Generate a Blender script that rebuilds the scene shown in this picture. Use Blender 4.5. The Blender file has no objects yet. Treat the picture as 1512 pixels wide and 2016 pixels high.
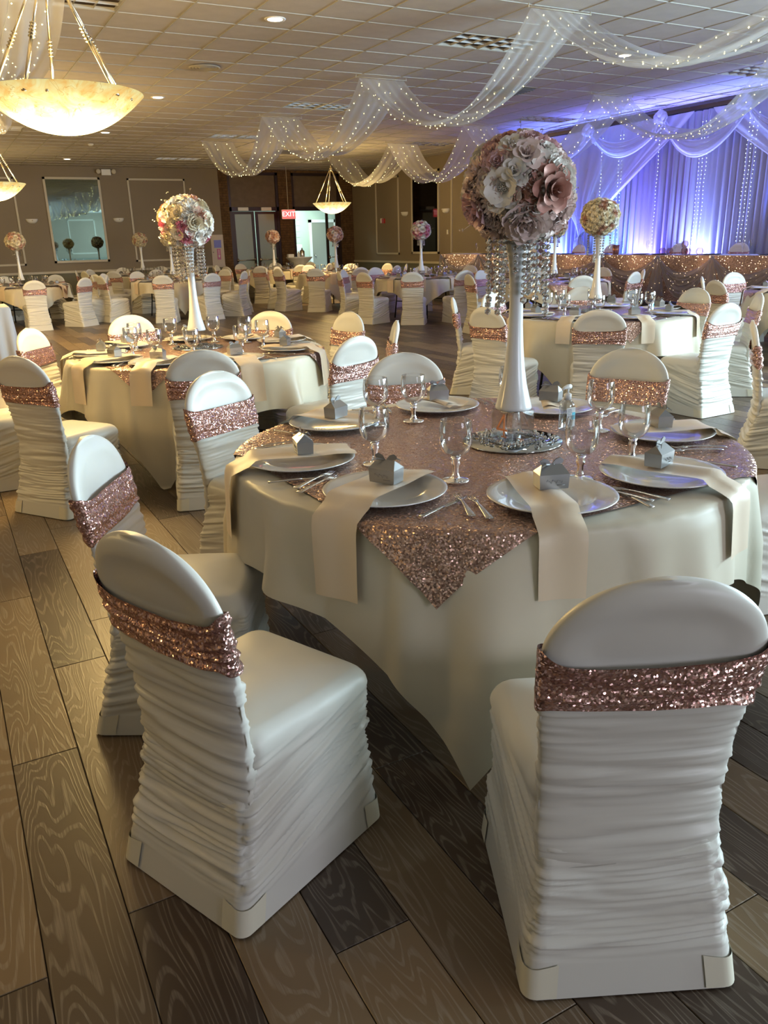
import bpy, math, random
import numpy as np
from mathutils import Matrix, Vector
random.seed(7); RNG = np.random.RandomState(11)
S = bpy.context.scene; C = S.collection; D = bpy.data; PI = math.pi

# ---------------------------------------------------------------- camera
F_PX, PITCH, ROLL, YAW, CAM_H = 1558.07, .3312, -.0262, .494, 1.489
def _basis():
    c, s = math.cos(PITCH), math.sin(PITCH)
    fw, up, rt = Vector((0, c, -s)), Vector((0, s, c)), Vector((1, 0, 0))
    cr, sr = math.cos(ROLL), math.sin(ROLL)
    rt, up = rt*cr + up*sr, up*cr - rt*sr
    R = Matrix.Rotation(-YAW, 3, 'Z')
    return R @ rt, R @ up, R @ fw
RT, UP, FW = _basis()
cam = D.objects.new('camera', D.cameras.new('camera')); C.objects.link(cam)
M = Matrix.Identity(4)
for i, v in enumerate((RT, UP, -FW)):
    for j in range(3): M[j][i] = v[j]
M.translation = (0, 0, CAM_H); cam.matrix_world = M
cam.data.sensor_fit = 'HORIZONTAL'; cam.data.sensor_width = 36; cam.data.lens = F_PX/1512*36
cam.data.clip_start = .02; cam.data.clip_end = 200
S.camera = cam
# ---------------------------------------------------------------- world, exposure, lights
w = D.worlds.new('world'); S.world = w; w.use_nodes = True
w.node_tree.nodes['Background'].inputs[0].default_value = (.62, .82, 1, 1)
w.node_tree.nodes['Background'].inputs[1].default_value = 1.4
S.view_settings.view_transform = 'Standard'; S.view_settings.look = 'None'
S.view_settings.gamma = 1; S.view_settings.exposure = 0.78; S.view_settings.use_curve_mapping = False
S.cycles.max_bounces = 7; S.cycles.diffuse_bounces = 3; S.cycles.glossy_bounces = 3
S.cycles.transmission_bounces = 7; S.cycles.transparent_max_bounces = 24
S.cycles.caustics_reflective = False; S.cycles.caustics_refractive = False
S.cycles.sample_clamp_indirect = 3.0; S.cycles.blur_glossy = 0.6
def light(name, kind, loc, power, col, direction=None, **k):
    l = D.lights.new(name, kind); l.energy = power; l.color = col
    for a, v in k.items(): setattr(l, a, v)
    o = D.objects.new(name, l); C.objects.link(o); o.location = loc
    if direction: o.rotation_euler = Vector(direction).to_track_quat('-Z', 'Y').to_euler()
    return o
XR, XL, YB, YF, HC = 12.8, -7.0, 25.4, -8.0, 3.656
COOL = (.64, .88, 1.0); WARM = (1.0, .68, .26)
# daylight entering by the windows of the right wall, beside and behind the camera
for k, yy in enumerate((-4.6, -1.0, 2.6)):
    light('window_daylight', 'AREA', (XR-.06, yy, 2.0), 520, COOL, (-1, .0, -.12), shape='RECTANGLE', size=2.4, size_y=2.1)
light('window_daylight_rear', 'AREA', (4.2, YF+.06, 2.0), 150, (.80, .82, 1), (0, 1, -.05), shape='RECTANGLE', size=3.0, size_y=2.1)  # unseen fill light added behind the camera to brighten the chair backs

# ---------------------------------------------------------------- node helpers
def new_mat(name):
    m = D.materials.new(name); m.use_nodes = True
    nt = m.node_tree; nt.nodes.clear()
    out = nt.nodes.new('ShaderNodeOutputMaterial')
    return m, nt, out
def N(nt, t, **k):
    n = nt.nodes.new(t)
    for a, v in k.items():
        if a.startswith('i_'): n.inputs[int(a[2:])].default_value = v
        else: setattr(n, a, v)
    return n
def L(nt, a, b): nt.links.new(a, b)
def ramp(nt, fac, stops):
    r = N(nt, 'ShaderNodeValToRGB'); e = r.color_ramp.elements
    while len(e) < len(stops): e.new(.5)
    for q, (p, c) in zip(e, stops): q.position = p; q.color = (*c, 1) if len(c) == 3 else c
    L(nt, fac, r.inputs[0]); return r.outputs[0]
def principled(name, col, rough=.5, metal=0., spec=.5, sheen=0., emis=None, es=0., coat=0., trans=0.):
    m, nt, out = new_mat(name); p = N(nt, 'ShaderNodeBsdfPrincipled'); L(nt, p.outputs[0], out.inputs[0])
    p.inputs['Base Color'].default_value = (*col, 1); p.inputs['Roughness'].default_value = rough
    p.inputs['Metallic'].default_value = metal; p.inputs['Specular IOR Level'].default_value = spec
    p.inputs['Sheen Weight'].default_value = sheen; p.inputs['Coat Weight'].default_value = coat
    p.inputs['Transmission Weight'].default_value = trans
    if emis: p.inputs['Emission Color'].default_value = (*emis, 1); p.inputs['Emission Strength'].default_value = es
    m['p'] = p.name; return m
def P(m): return m.node_tree.nodes[m['p']]
def noise(nt, vec, scale, detail=3, rough=.5, dist=0.):
    n = N(nt, 'ShaderNodeTexNoise'); n.inputs['Scale'].default_value = scale; n.inputs['Detail'].default_value = detail
    n.inputs['Roughness'].default_value = rough; n.inputs['Distortion'].default_value = dist
    if vec is not None: L(nt, vec, n.inputs['Vector'])
    return n
def tint(m, scale, amount, vec='Object', stretch=None):
    """uneven colour: base colour multiplied by soft noise"""
    nt = m.node_tree; p = P(m); tc = N(nt, 'ShaderNodeTexCoord'); v = tc.outputs[vec]
    if stretch:
        mp = N(nt, 'ShaderNodeMapping'); mp.inputs['Scale'].default_value = stretch; L(nt, v, mp.inputs[0]); v = mp.outputs[0]
    n = noise(nt, v, scale, 4); c = p.inputs['Base Color'].default_value[:3]
    r = ramp(nt, n.outputs[0], [(.3, [x*(1-amount) for x in c]), (.7, [min(1, x*(1+amount)) for x in c])])
    L(nt, r, p.inputs['Base Color']); return m
def bump(m, scale, strength, dist=.002, vec='Object', stretch=None, detail=3):
    nt = m.node_tree; tc = N(nt, 'ShaderNodeTexCoord'); v = tc.outputs[vec]
    if stretch:
        mp = N(nt, 'ShaderNodeMapping'); mp.inputs['Scale'].default_value = stretch; L(nt, v, mp.inputs[0]); v = mp.outputs[0]
    n = noise(nt, v, scale, detail); b = N(nt, 'ShaderNodeBump'); b.inputs['Strength'].default_value = strength
    b.inputs['Distance'].default_value = dist; L(nt, n.outputs[0], b.inputs['Height']); L(nt, b.outputs[0], P(m).inputs['Normal']); return m

MAT = {}
ORD = 'first second third fourth fifth sixth seventh eighth ninth tenth eleventh twelfth thirteenth'.split()
MAT['spandex'] = bump(principled('ivory_spandex', (.74, .715, .645), .38, spec=.4, sheen=.1), 900, .10, .0006)
MAT['pocket'] = principled('doubled_spandex', (.80, .75, .60), .5, spec=.3)
MAT['cloth'] = bump(tint(principled('ivory_satin', (.69, .62, .475), .44, spec=.4, sheen=.2), 3, .05), 1100, .1, .0004)
MAT['napkin'] = bump(principled('champagne_napkin', (.80, .65, .47), .42, spec=.45, sheen=.2), 1200, .1, .0004)
MAT['white_cloth'] = principled('white_cloth', (.80, .79, .80), .7, spec=.2)
MAT['vase'] = principled('opal_glass_vase', (.92, .93, .92), .18, spec=.45); P(MAT['vase']).inputs['Subsurface Weight'].default_value = .7; P(MAT['vase']).inputs['Subsurface Radius'].default_value = (.08, .08, .08)
MAT['silver'] = principled('brushed_steel', (.62, .60, .57), .22, metal=1)
MAT['chrome'] = principled('chrome', (.78, .77, .75), .12, metal=1)
MAT['brass'] = bump(principled('brushed_brass', (.60, .53, .40), .28, metal=1), 30, .2, .001)
MAT['box'] = principled('silver_card', (.38, .39, .40), .28, metal=.8)
MAT['print'] = principled('box_print', (.28, .27, .27), .5)
MAT['mirror'] = principled('mirror_glass', (.52, .56, .58), .015, metal=1)
MAT['mirror_dark'] = principled('dark_mirror', (.30, .40, .40), .02, metal=1)
MAT['black'] = principled('black_metal', (.015, .014, .014), .45, metal=.3)
MAT['white'] = principled('white_plastic', (.80, .79, .76), .4)
MAT['wood'] = principled('plywood_top', (.30, .20, .11), .6)
MAT['charger'] = bump(principled('pearl_charger', (.86, .85, .82), .2, metal=.12, spec=.8, coat=.6), 30, .05, .001)
MAT['trim'] = principled('cream_trim', (.56, .51, .41), .5)
MAT['wall'] = tint(principled('taupe_paint', (.26, .215, .16), .7, spec=.2), .8, .05)
MAT['wainscot'] = tint(principled('olive_grey_paint', (.17, .165, .125), .65, spec=.3), .8, .06)
MAT['door_frame'] = principled('dark_bronze', (.045, .028, .026), .4, metal=.4)
MAT['panel_brown'] = tint(principled('brown_panel', (.14, .10, .06), .6), 6, .15)
MAT['frosted'] = principled('frosted_glass', (.34, .43, .42), .35, spec=.6)
MAT['foyer'] = tint(principled('foyer_paint', (.50, .58, .50), .6), 2, .05)
MAT['tile_green'] = principled('foyer_tile', (.56, .62, .54), .3)
MAT['grey_door'] = principled('grey_door', (.26, .26, .21), .5)
MAT['silver_sheer'] = principled('silver_organza', (.34, .33, .37), .35, metal=.5)
MAT['rose_gold'] = principled('rose_gold', (.75, .40, .27), .3, metal=.9)
MAT['black_wire'] = principled('clear_wire', (.55, .55, .45), .4)

def emis(name, col, st, sampled=False):
    m, nt, out = new_mat(name); e = N(nt, 'ShaderNodeEmission'); e.inputs[0].default_value = (*col, 1); e.inputs[1].default_value = st
    L(nt, e.outputs[0], out.inputs[0])
    if not sampled: m.cycles.emission_sampling = 'NONE'
    return m
MAT['bulb'] = emis('fairy_bulb', (1.0, .86, .36), 5)
MAT['bulb_warm'] = emis('fairy_bulb_warm', (1.0, .70, .40), 4)
MAT['bulb_white'] = emis('fairy_bulb_white', (.72, .92, 1.0), 3.2)
MAT['led'] = emis('downlight_lens', (1.0, .90, .70), 7)
MAT['exit'] = emis('exit_red', (1.0, .10, .09), 1.3)
MAT['exit_text'] = emis('exit_letters', (1.0, .45, .42), 2.2)
MAT['led_blue'] = emis('uplight_lens', (.2, .35, 1.0), 6)

def sequin(name, c1, c2, scale=260, tilt=.75, rough=.24):
    m, nt, out = new_mat(name); p = N(nt, 'ShaderNodeBsdfPrincipled'); L(nt, p.outputs[0], out.inputs[0])
    tc = N(nt, 'ShaderNodeTexCoord'); v = N(nt, 'ShaderNodeTexVoronoi'); v.inputs['Scale'].default_value = scale
    L(nt, tc.outputs['Object'], v.inputs['Vector'])
    sub = N(nt, 'ShaderNodeVectorMath', operation='SUBTRACT'); L(nt, v.outputs['Color'], sub.inputs[0]); sub.inputs[1].default_value = (.5, .5, .5)
    sc = N(nt, 'ShaderNodeVectorMath', operation='SCALE'); L(nt, sub.outputs[0], sc.inputs[0]); sc.inputs['Scale'].default_value = tilt
    g = N(nt, 'ShaderNodeNewGeometry'); ad = N(nt, 'ShaderNodeVectorMath', operation='ADD')
    L(nt, sc.outputs[0], ad.inputs[0]); L(nt, g.outputs['Normal'], ad.inputs[1])
    no = N(nt, 'ShaderNodeVectorMath', operation='NORMALIZE'); L(nt, ad.outputs[0], no.inputs[0]); L(nt, no.outputs[0], p.inputs['Normal'])
    sep = N(nt, 'ShaderNodeSeparateColor'); L(nt, v.outputs['Color'], sep.inputs[0])
    L(nt, ramp(nt, sep.outputs[1], [(0, c1), (1, c2)]), p.inputs['Base Color'])
    p.inputs['Metallic'].default_value = .82; p.inputs['Roughness'].default_value = rough
    return m
MAT['sequin'] = sequin('rose_sequins', (.46, .235, .195), (.86, .58, .52), 230, 1.1, .21)
MAT['sequin_table'] = sequin('rose_sequins_overlay', (.40, .24, .18), (.74, .52, .43), 230, .95, .28)
MAT['skirt_pink'] = sequin('blush_sequin_skirt', (.22, .15, .14), (.42, .31, .30), 120, .7, .4)

def thin_glass(name, col=(1, 1, 1), edge=.50, power=.32, gl_k=.55):
    m, nt, out = new_mat(name); tr = N(nt, 'ShaderNodeBsdfTransparent'); gl = N(nt, 'ShaderNodeBsdfGlossy')
    gl.inputs['Roughness'].default_value = .03; lw = N(nt, 'ShaderNodeLayerWeight'); lw.inputs[0].default_value = power
    c = ramp(nt, lw.outputs['Facing'], [(0, [x*.97 for x in col]), (.75, [x*.9 for x in col]), (1, [x*edge for x in col])]); L(nt, c, tr.inputs[0])
    fr = N(nt, 'ShaderNodeFresnel'); fr.inputs[0].default_value = 1.5
    fm = N(nt, 'ShaderNodeMath', operation='MULTIPLY'); L(nt, fr.outputs[0], fm.inputs[0]); fm.inputs[1].default_value = gl_k
    mx = N(nt, 'ShaderNodeMixShader'); L(nt, fm.outputs[0], mx.inputs[0]); L(nt, tr.outputs[0], mx.inputs[1]); L(nt, gl.outputs[0], mx.inputs[2])
    L(nt, mx.outputs[0], out.inputs[0]); return m
MAT['glass'] = thin_glass('clear_thin_glass')
MAT['acrylic'] = thin_glass('clear_acrylic', (1, 1, 1), .88, gl_k=.3)
def solid_glass(name, ior=1.5, rough=0., col=(1, 1, 1)):
    m, nt, out = new_mat(name); g = N(nt, 'ShaderNodeBsdfGlass'); g.inputs['IOR'].default_value = ior
    g.inputs['Roughness'].default_value = rough; g.inputs['Color'].default_value = (*col, 1); L(nt, g.outputs[0], out.inputs[0]); return m
MAT['solid_glass'] = solid_glass('solid_glass', 1.48)
def crystal_mat():
    m, nt, out = new_mat('cut_crystal'); g = N(nt, 'ShaderNodeBsdfGlass'); g.inputs['IOR'].default_value = 1.6
    gl = N(nt, 'ShaderNodeBsdfGlossy'); gl.inputs['Roughness'].default_value = .05; gl.inputs[0].default_value = (.95, .95, .95, 1)
    mx = N(nt, 'ShaderNodeMixShader'); mx.inputs[0].default_value = .5; L(nt, g.outputs[0], mx.inputs[1]); L(nt, gl.outputs[0], mx.inputs[2])
    L(nt, mx.outputs[0], out.inputs[0]); return m
MAT['crystal'] = crystal_mat()
def sheer(name, col, alpha, rough=.6, folds=None):
    m, nt, out = new_mat(name); tr = N(nt, 'ShaderNodeBsdfTransparent'); df = N(nt, 'ShaderNodeBsdfDiffuse'); tl = N(nt, 'ShaderNodeBsdfTranslucent')
    df.inputs[0].default_value = (*col, 1); tl.inputs[0].default_value = (*col, 1)
    a = N(nt, 'ShaderNodeMixShader'); a.inputs[0].default_value = .45; L(nt, df.outputs[0], a.inputs[1]); L(nt, tl.outputs[0], a.inputs[2])
    mx = N(nt, 'ShaderNodeMixShader'); mx.inputs[0].default_value = alpha; L(nt, tr.outputs[0], mx.inputs[1]); L(nt, a.outputs[0], mx.inputs[2])
    L(nt, mx.outputs[0], out.inputs[0]); return m
MAT['sheer'] = sheer('white_voile', (.82, .82, .84), .52)
MAT['sheer_dense'] = sheer('white_voile_gathered', (.80, .80, .86), .80)
MAT['curtain'] = sheer('backdrop_curtain', (.58, .58, .74), .97)
MAT['organza'] = sheer('grey_organza', (.42, .42, .50), .58)
MAT['tulle'] = sheer('clear_strand', (.8, .85, .9), .4)

def alabaster():
    m, nt, out = new_mat('glowing_alabaster'); tc = N(nt, 'ShaderNodeTexCoord')
    n = noise(nt, tc.outputs['Object'], 7, 6, .62, 1.2); v = noise(nt, tc.outputs['Object'], 2.6, 2, .5, 3.5)
    sep = N(nt, 'ShaderNodeSeparateXYZ'); L(nt, tc.outputs['Object'], sep.inputs[0])
    c = ramp(nt, n.outputs[0], [(.36, (1, .58, .16)), (.48, (1, .76, .28)), (.62, (1, .90, .42))])
    vein = ramp(nt, v.outputs[0], [(.490, (1, 1, 1)), (.500, (.55, .32, .12)), (.507, (1, 1, 1))])
    mu = N(nt, 'ShaderNodeMix', data_type='RGBA', blend_type='MULTIPLY'); mu.inputs[0].default_value = .8; L(nt, c, mu.inputs[6]); L(nt, vein, mu.inputs[7])
    z = ramp(nt, sep.outputs[2], [(0, (1, 1, 1)), (.07, (.40, .40, .40)), (.13, (.13, .13, .13)), (.20, (.075, .075, .075)), (.25, (.06, .06, .06))])
    st = N(nt, 'ShaderNodeMath', operation='MULTIPLY'); L(nt, z, st.inputs[0]); st.inputs[1].default_value = 8.0
    e = N(nt, 'ShaderNodeEmission'); L(nt, mu.outputs[2], e.inputs[0]); L(nt, st.outputs[0], e.inputs[1])
    L(nt, e.outputs[0], out.inputs[0]); return m
MAT['alabaster'] = alabaster()

def wood_floor(name, island):
    m, nt, out = new_mat(name); p = N(nt, 'ShaderNodeBsdfPrincipled'); L(nt, p.outputs[0], out.inputs[0])
    g = N(nt, 'ShaderNodeNewGeometry')
    rnd = g.outputs['Random Per Island'] if island else N(nt, 'ShaderNodeObjectInfo').outputs['Random']
    mul = N(nt, 'ShaderNodeVectorMath', operation='SCALE'); mul.inputs[0].default_value = (37, 91, 0); L(nt, rnd, mul.inputs['Scale'])
    ad = N(nt, 'ShaderNodeVectorMath', operation='ADD'); L(nt, g.outputs['Position'], ad.inputs[0]); L(nt, mul.outputs[0], ad.inputs[1])
    mp = N(nt, 'ShaderNodeMapping'); mp.inputs['Scale'].default_value = (6.0, .8, 1); L(nt, ad.outputs[0], mp.inputs[0])
    n1 = noise(nt, mp.outputs[0], 1.0, 2.5, .45, .25)
    mm = N(nt, 'ShaderNodeMath', operation='MULTIPLY'); L(nt, n1.outputs[0], mm.inputs[0]); mm.inputs[1].default_value = 210
    sn = N(nt, 'ShaderNodeMath', operation='SINE'); L(nt, mm.outputs[0], sn.inputs[0])
    mp2 = N(nt, 'ShaderNodeMapping'); mp2.inputs['Scale'].default_value = (190, 5, 1); L(nt, ad.outputs[0], mp2.inputs[0])
    n2 = noise(nt, mp2.outputs[0], 1, 3, .6)
    grain = ramp(nt, sn.outputs[0], [(.35, (0, 0, 0)), (.85, (1, 1, 1))])
    fine = ramp(nt, n2.outputs[0], [(.38, (0, 0, 0)), (.62, (1, 1, 1))])
    gm = N(nt, 'ShaderNodeMix', data_type='RGBA', blend_type='MULTIPLY'); gm.inputs[0].default_value = .75; L(nt, grain, gm.inputs[6]); L(nt, fine, gm.inputs[7])
    dark = ramp(nt, rnd, [(0, (.060, .038, .026)), (.35, (.085, .057, .038)), (.55, (.17, .115, .066)), (1, (.24, .165, .092))])
    lite = ramp(nt, rnd, [(0, (.17, .135, .105)), (.4, (.23, .185, .14)), (1, (.33, .26, .185))])
    bl = noise(nt, ad.outputs[0], 1.6, 3)
    k = N(nt, 'ShaderNodeMix', data_type='RGBA'); L(nt, gm.outputs[2], k.inputs[0]); L(nt, dark, k.inputs[6]); L(nt, lite, k.inputs[7])
    bw = ramp(nt, bl.outputs[0], [(.3, (.8, .8, .8)), (.7, (1.12, 1.1, 1.08))])
    k2 = N(nt, 'ShaderNodeMix', data_type='RGBA', blend_type='MULTIPLY'); k2.inputs[0].default_value = 1; L(nt, k.outputs[2], k2.inputs[6]); L(nt, bw, k2.inputs[7])
    L(nt, k2.outputs[2], p.inputs['Base Color']); p.inputs['Roughness'].default_value = .36; p.inputs['Specular IOR Level'].default_value = .5
    b = N(nt, 'ShaderNodeBump'); b.inputs['Strength'].default_value = .25; b.inputs['Distance'].default_value = .001
    L(nt, gm.outputs[2], b.inputs['Height']); L(nt, b.outputs[0], p.inputs['Normal'])
    return m
MAT['plank'] = wood_floor('cerused_oak_plank', False); MAT['plank_i'] = wood_floor('cerused_oak_plank_far', True)
MAT['subfloor'] = principled('plank_gap', (.02, .014, .01), .9)
MAT['tile'] = bump(tint(principled('mineral_ceiling_tile', (.56, .515, .48), .9, spec=.1), 5, .05), 90, .4, .003)
MAT['tbar'] = principled('ceiling_grid', (.50, .475, .43), .6)
MAT['brick'] = tint(principled('brown_brick', (.13, .075, .035), .85, spec=.15), 9, .3)
MAT['mortar'] = principled('mortar', (.055, .035, .02), .95)
MAT['lens'] = bump(principled('parabolic_louver', (.82, .82, .84), .25, metal=.35), 20, .1, .004)

# ---------------------------------------------------------------- mesh helpers
def mesh(name, V, Fs, mat, smooth=True, mats=None, mi=None):
    me = D.meshes.new(name); me.from_pydata([tuple(map(float, v)) for v in V], [], [tuple(map(int, f)) for f in Fs]); 
    for q in (mats or [mat]): me.materials.append(q)
    if smooth: me.polygons.foreach_set('use_smooth', [True]*len(me.polygons))
    if mi is not None: me.polygons.foreach_set('material_index', mi)
    me.update(); return me
def obj(name, me, parent=None, loc=(0, 0, 0), rz=0., rot=None, label=None, cat=None, group=None, kind=None, scale=None):
    o = D.objects.new(name, me); C.objects.link(o); o.location = loc
    o.rotation_euler = rot if rot is not None else (0, 0, rz)
    if scale is not None: o.scale = scale if hasattr(scale, '__len__') else (scale,)*3
    if parent: o.parent = parent
    if label: o['label'] = label
    if cat: o['category'] = cat
    if group: o['group'] = group
    if kind: o['kind'] = kind
    return o
def thing(name, label, cat, loc=(0, 0, 0), rz=0., group=None): return obj(name, None, None, loc, rz, label=label, cat=cat, group=group)
class MB:
    def __init__(s): s.v = []; s.f = []; s.m = []; s.k = 0
    def add(s, V, Fs, T=None):
        b = len(s.v)
        if T is not None: V = [T @ Vector(v) for v in V]
        s.v += [tuple(v) for v in V]; s.f += [tuple(i+b for i in f) for f in Fs]; s.m += [s.k]*len(Fs); return s
    def box(s, x0, x1, y0, y1, z0, z1, T=None):
        V = [(x, y, z) for z in (z0, z1) for y in (y0, y1) for x in (x0, x1)]
        return s.add(V, [(0, 2, 3, 1), (4, 5, 7, 6), (0, 1, 5, 4), (2, 6, 7, 3), (0, 4, 6, 2), (1, 3, 7, 5)], T)
    def bbox(s, x0, x1, y0, y1, z0, z1, b=.003, T=None):
        "box with chamfered top and vertical edges"
        V = []
        for z, e in ((z0, 0), (z1-b, 0), (z1, b)): V += [(x0+e, y0+e, z), (x1-e, y0+e, z), (x1-e, y1-e, z), (x0+e, y1-e, z)]
        Fs = [(3, 2, 1, 0), (8, 9, 10, 11)]
        for r in (0, 4):
            for i in range(4): j = (i+1) % 4; Fs.append((r+i, r+j, r+4+j, r+4+i))
        return s.add(V, Fs, T)
    def lathe(s, prof, n=32, T=None, cap=True):
        V = []; Fs = []
        for r, z in prof:
            for i in range(n): a = 2*PI*i/n; V.append((r*math.cos(a), r*math.sin(a), z))
        for k in range(len(prof)-1):
            for i in range(n): j = (i+1) % n; Fs.append((k*n+i, k*n+j, k*n+n+j, k*n+n+i))
        if cap:
            if prof[0][0] > 1e-5: Fs.append(tuple(range(n-1, -1, -1)))
            if prof[-1][0] > 1e-5: b = (len(prof)-1)*n; Fs.append(tuple(range(b, b+n)))
        return s.add(V, Fs, T)
    def tube(s, pts, r, n=8, T=None):
        V = []; Fs = []; pts = [Vector(p) for p in pts]; m = len(pts)
        rr = r if hasattr(r, '__len__') else [r]*m; prev = None
        for k, p in enumerate(pts):
            d = (pts[min(k+1, m-1)]-pts[max(k-1, 0)]).normalized()
            a = prev if prev is not None else (Vector((0, 0, 1)) if abs(d.z) < .9 else Vector((1, 0, 0)))
            x = (a - d*a.dot(d)).normalized(); y = d.cross(x); prev = x
            for i in range(n): t = 2*PI*i/n; V.append(p+(x*math.cos(t)+y*math.sin(t))*rr[k])
        for k in range(m-1):
            for i in range(n): j = (i+1) % n; Fs.append((k*n+i, k*n+j, k*n+n+j, k*n+n+i))
        Fs += [tuple(range(n-1, -1, -1)), tuple(range((m-1)*n, m*n))]
        return s.add(V, Fs, T)
    def grid(s, fn, nu, nv, T=None, wrap=False, flip=False):
        V = [fn(i/(nu if wrap else nu-1), j/(nv-1)) for j in range(nv) for i in range(nu)]
        Fs = []
        for j in range(nv-1):
            for i in range(nu if wrap else nu-1):
                a, b = j*nu+i, j*nu+(i+1) % nu; q = (a, b, b+nu, a+nu); Fs.append(q[::-1] if flip else q)
        return s.add(V, Fs, T)
    def ico(s, c, r, T=None):
        c = Vector(c); V = [c+Vector(d)*r for d in ((1, 0, 0), (-1, 0, 0), (0, 1, 0), (0, -1, 0), (0, 0, 1), (0, 0, -1))]
        return s.add(V, [(0, 2, 4), (2, 1, 4), (1, 3, 4), (3, 0, 4), (2, 0, 5), (1, 2, 5), (3, 1, 5), (0, 3, 5)], T)
    def mesh(s, name, mat, smooth=True, mats=None): return mesh(name, s.v, s.f, mat, smooth, mats, s.m if mats else None)
def add_bevel(o, w=.003, seg=2):
    b = o.modifiers.new('bevel', 'BEVEL'); b.width = w; b.segments = seg; b.limit_method = 'ANGLE'; return o
def vnoise(x, y, seed=0):
    xi = np.floor(x).astype(int); yi = np.floor(y).astype(int); xf = x-xi; yf = y-yi
    def h(a, b):
        n = (a*374761393 + b*668265263 + seed*982451653) & 0x7fffffff; n = (n ^ (n >> 13))*1274126177 & 0x7fffffff
        return ((n ^ (n >> 16)) & 0xffff)/65535.*2-1
    u = xf*xf*(3-2*xf); v = yf*yf*(3-2*yf)
    return (h(xi, yi)*(1-u)+h(xi+1, yi)*u)*(1-v)+(h(xi, yi+1)*(1-u)+h(xi+1, yi+1)*u)*v

# ================================================================ SETTING
def struct(name, me, parent=None, label=None): return obj(name, me, parent, kind='structure', label=label)
# floor : dark base slab + planks along Y, .187 wide, 1.32 long
fl = MB().box(XL, XR, YF, YB+6, -.12, -.006).mesh('floor', MAT['subfloor'], False)
floor = struct('floor', fl, label='dark grey-brown wood plank floor with pale cerused grain')
PW, PL = .1885, 1.318
pb = MB().bbox(-PW/2+.0012, PW/2-.0012, -PL/2+.0012, PL/2-.0012, -.006, 0, .0015).mesh('plank', MAT['plank'], False)
planks = []
offs = {0: 2.341, 1: 2.905, 2: 1.93, 3: 1.24, -1: 1.50}
for i in range(int((XL+.048)/PW)-1, int((XR+.048)/PW)+1):
    x = -.0475+PW*(i+.5)
    if x-PW/2 < XL or x+PW/2 > XR: continue
    off = offs.get(i, (i*0.4127*PL*1.618) % PL)
    for j in range(-8, 26):
        y = off+PL*(j+.5)
        if y-PL/2 < YF or y+PL/2 > YB+.5: continue
        planks.append((math.hypot(x-1.5, y-2.0), x, y))
planks.sort(); rest = MB()
def seen(x, y):
    v = Vector((x, y, -CAM_H)); z = v.dot(FW)
    return z > .3 and abs(v.dot(RT)/z) < .60 and abs(v.dot(UP)/z) < .85
near = [q for q in planks if seen(q[1], q[2])][:300]; ns = set(near)
for d, x, y in near: obj('plank', pb, floor, (x, y, 0))
for q in planks:
    if q in ns: continue
    rest.bbox(q[1]-PW/2+.0012, q[1]+PW/2-.0012, q[2]-PL/2+.0012, q[2]+PL/2-.0012, -.006, 0, .0015)
obj('far_planks', rest.mesh('far_planks', MAT['plank_i'], False), floor, kind='stuff')
# ceiling : slab, grid, tiles .61 x .61
GX, GY, GS = 3.265, 9.034, .61
ce = struct('ceiling', MB().box(XL, XR, YF, YB+6, HC+.03, HC+.15).mesh('ceiling', MAT['mortar'], False), label='suspended ceiling of square mineral tiles in a metal grid')
TROF = [(5.705, 8.424), (5.705, 13.304), (5.705, 17.574), (5.705, 22.454), (9.365, 22.454), (10.585, 17.574), (10.585, 13.304), (10.585, 8.424), (.825, 8.424), (.825, 17.574), (.825, 13.304), (.825, 22.454), (5.705, 3.544), (8.145, 19.95)]
TROF = TROF[:-1]
def in_trof(x, y): return any(a < x < a+1.22 and b < y < b+.61 for a, b in TROF)
tiles = []
for i in range(int((XL-GX)/GS)-1, int((XR-GX)/GS)+2):
    for j in range(int((YF-GY)/GS)-1, int((YB-GY)/GS)+2):
        x0, y0 = GX+i*GS, GY+j*GS
        x1, y1 = min(x0+GS, XR), min(y0+GS, YB); x0 = max(x0, XL); y0 = max(y0, YF)
        if x1-x0 < .05 or y1-y0 < .05 or in_trof((x0+x1)/2, (y0+y1)/2): continue
        tiles.append((x0, x1, y0, y1))
def tseen(t):
    v = Vector(((t[0]+t[1])/2, (t[2]+t[3])/2, HC-CAM_H)); z = v.dot(FW)
    return z > .3 and abs(v.dot(RT)/z) < .53 and abs(v.dot(UP)/z) < .69
vis = sorted([t for t in tiles if tseen(t) and abs(t[1]-t[0]-GS) < .01 and abs(t[3]-t[2]-GS) < .01], key=lambda t: math.hypot(t[0], t[2]))[:300]
vs = set(vis); tm = MB().box(-GS/2+.012, GS/2-.012, -GS/2+.012, GS/2-.012, .004, .02).mesh('ceiling_tile', MAT['tile'], False)
for t in vis: obj('ceiling_tile', tm, ce, ((t[0]+t[1])/2, (t[2]+t[3])/2, HC))
mb = MB()
for t in tiles:
    if t not in vs: mb.box(t[0]+.012, t[1]-.012, t[2]+.012, t[3]-.012, HC+.004, HC+.02)
obj('far_ceiling_tiles', mb.mesh('far_ceiling_tiles', MAT['tile'], False), ce, kind='stuff')
mb = MB(); i = int((XL-GX)/GS)
while GX+i*GS < XR: mb.box(GX+i*GS-.009, GX+i*GS+.009, YF, YB, HC-.002, HC+.03); i += 1
j = int((YF-GY)/GS)
while GY+j*GS < YB: mb.box(XL, XR, GY+j*GS-.009, GY+j*GS+.009, HC-.0025, HC+.03); j += 1
obj('ceiling_grid', mb.mesh('ceiling_grid', MAT['tbar'], False), ce)

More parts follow.
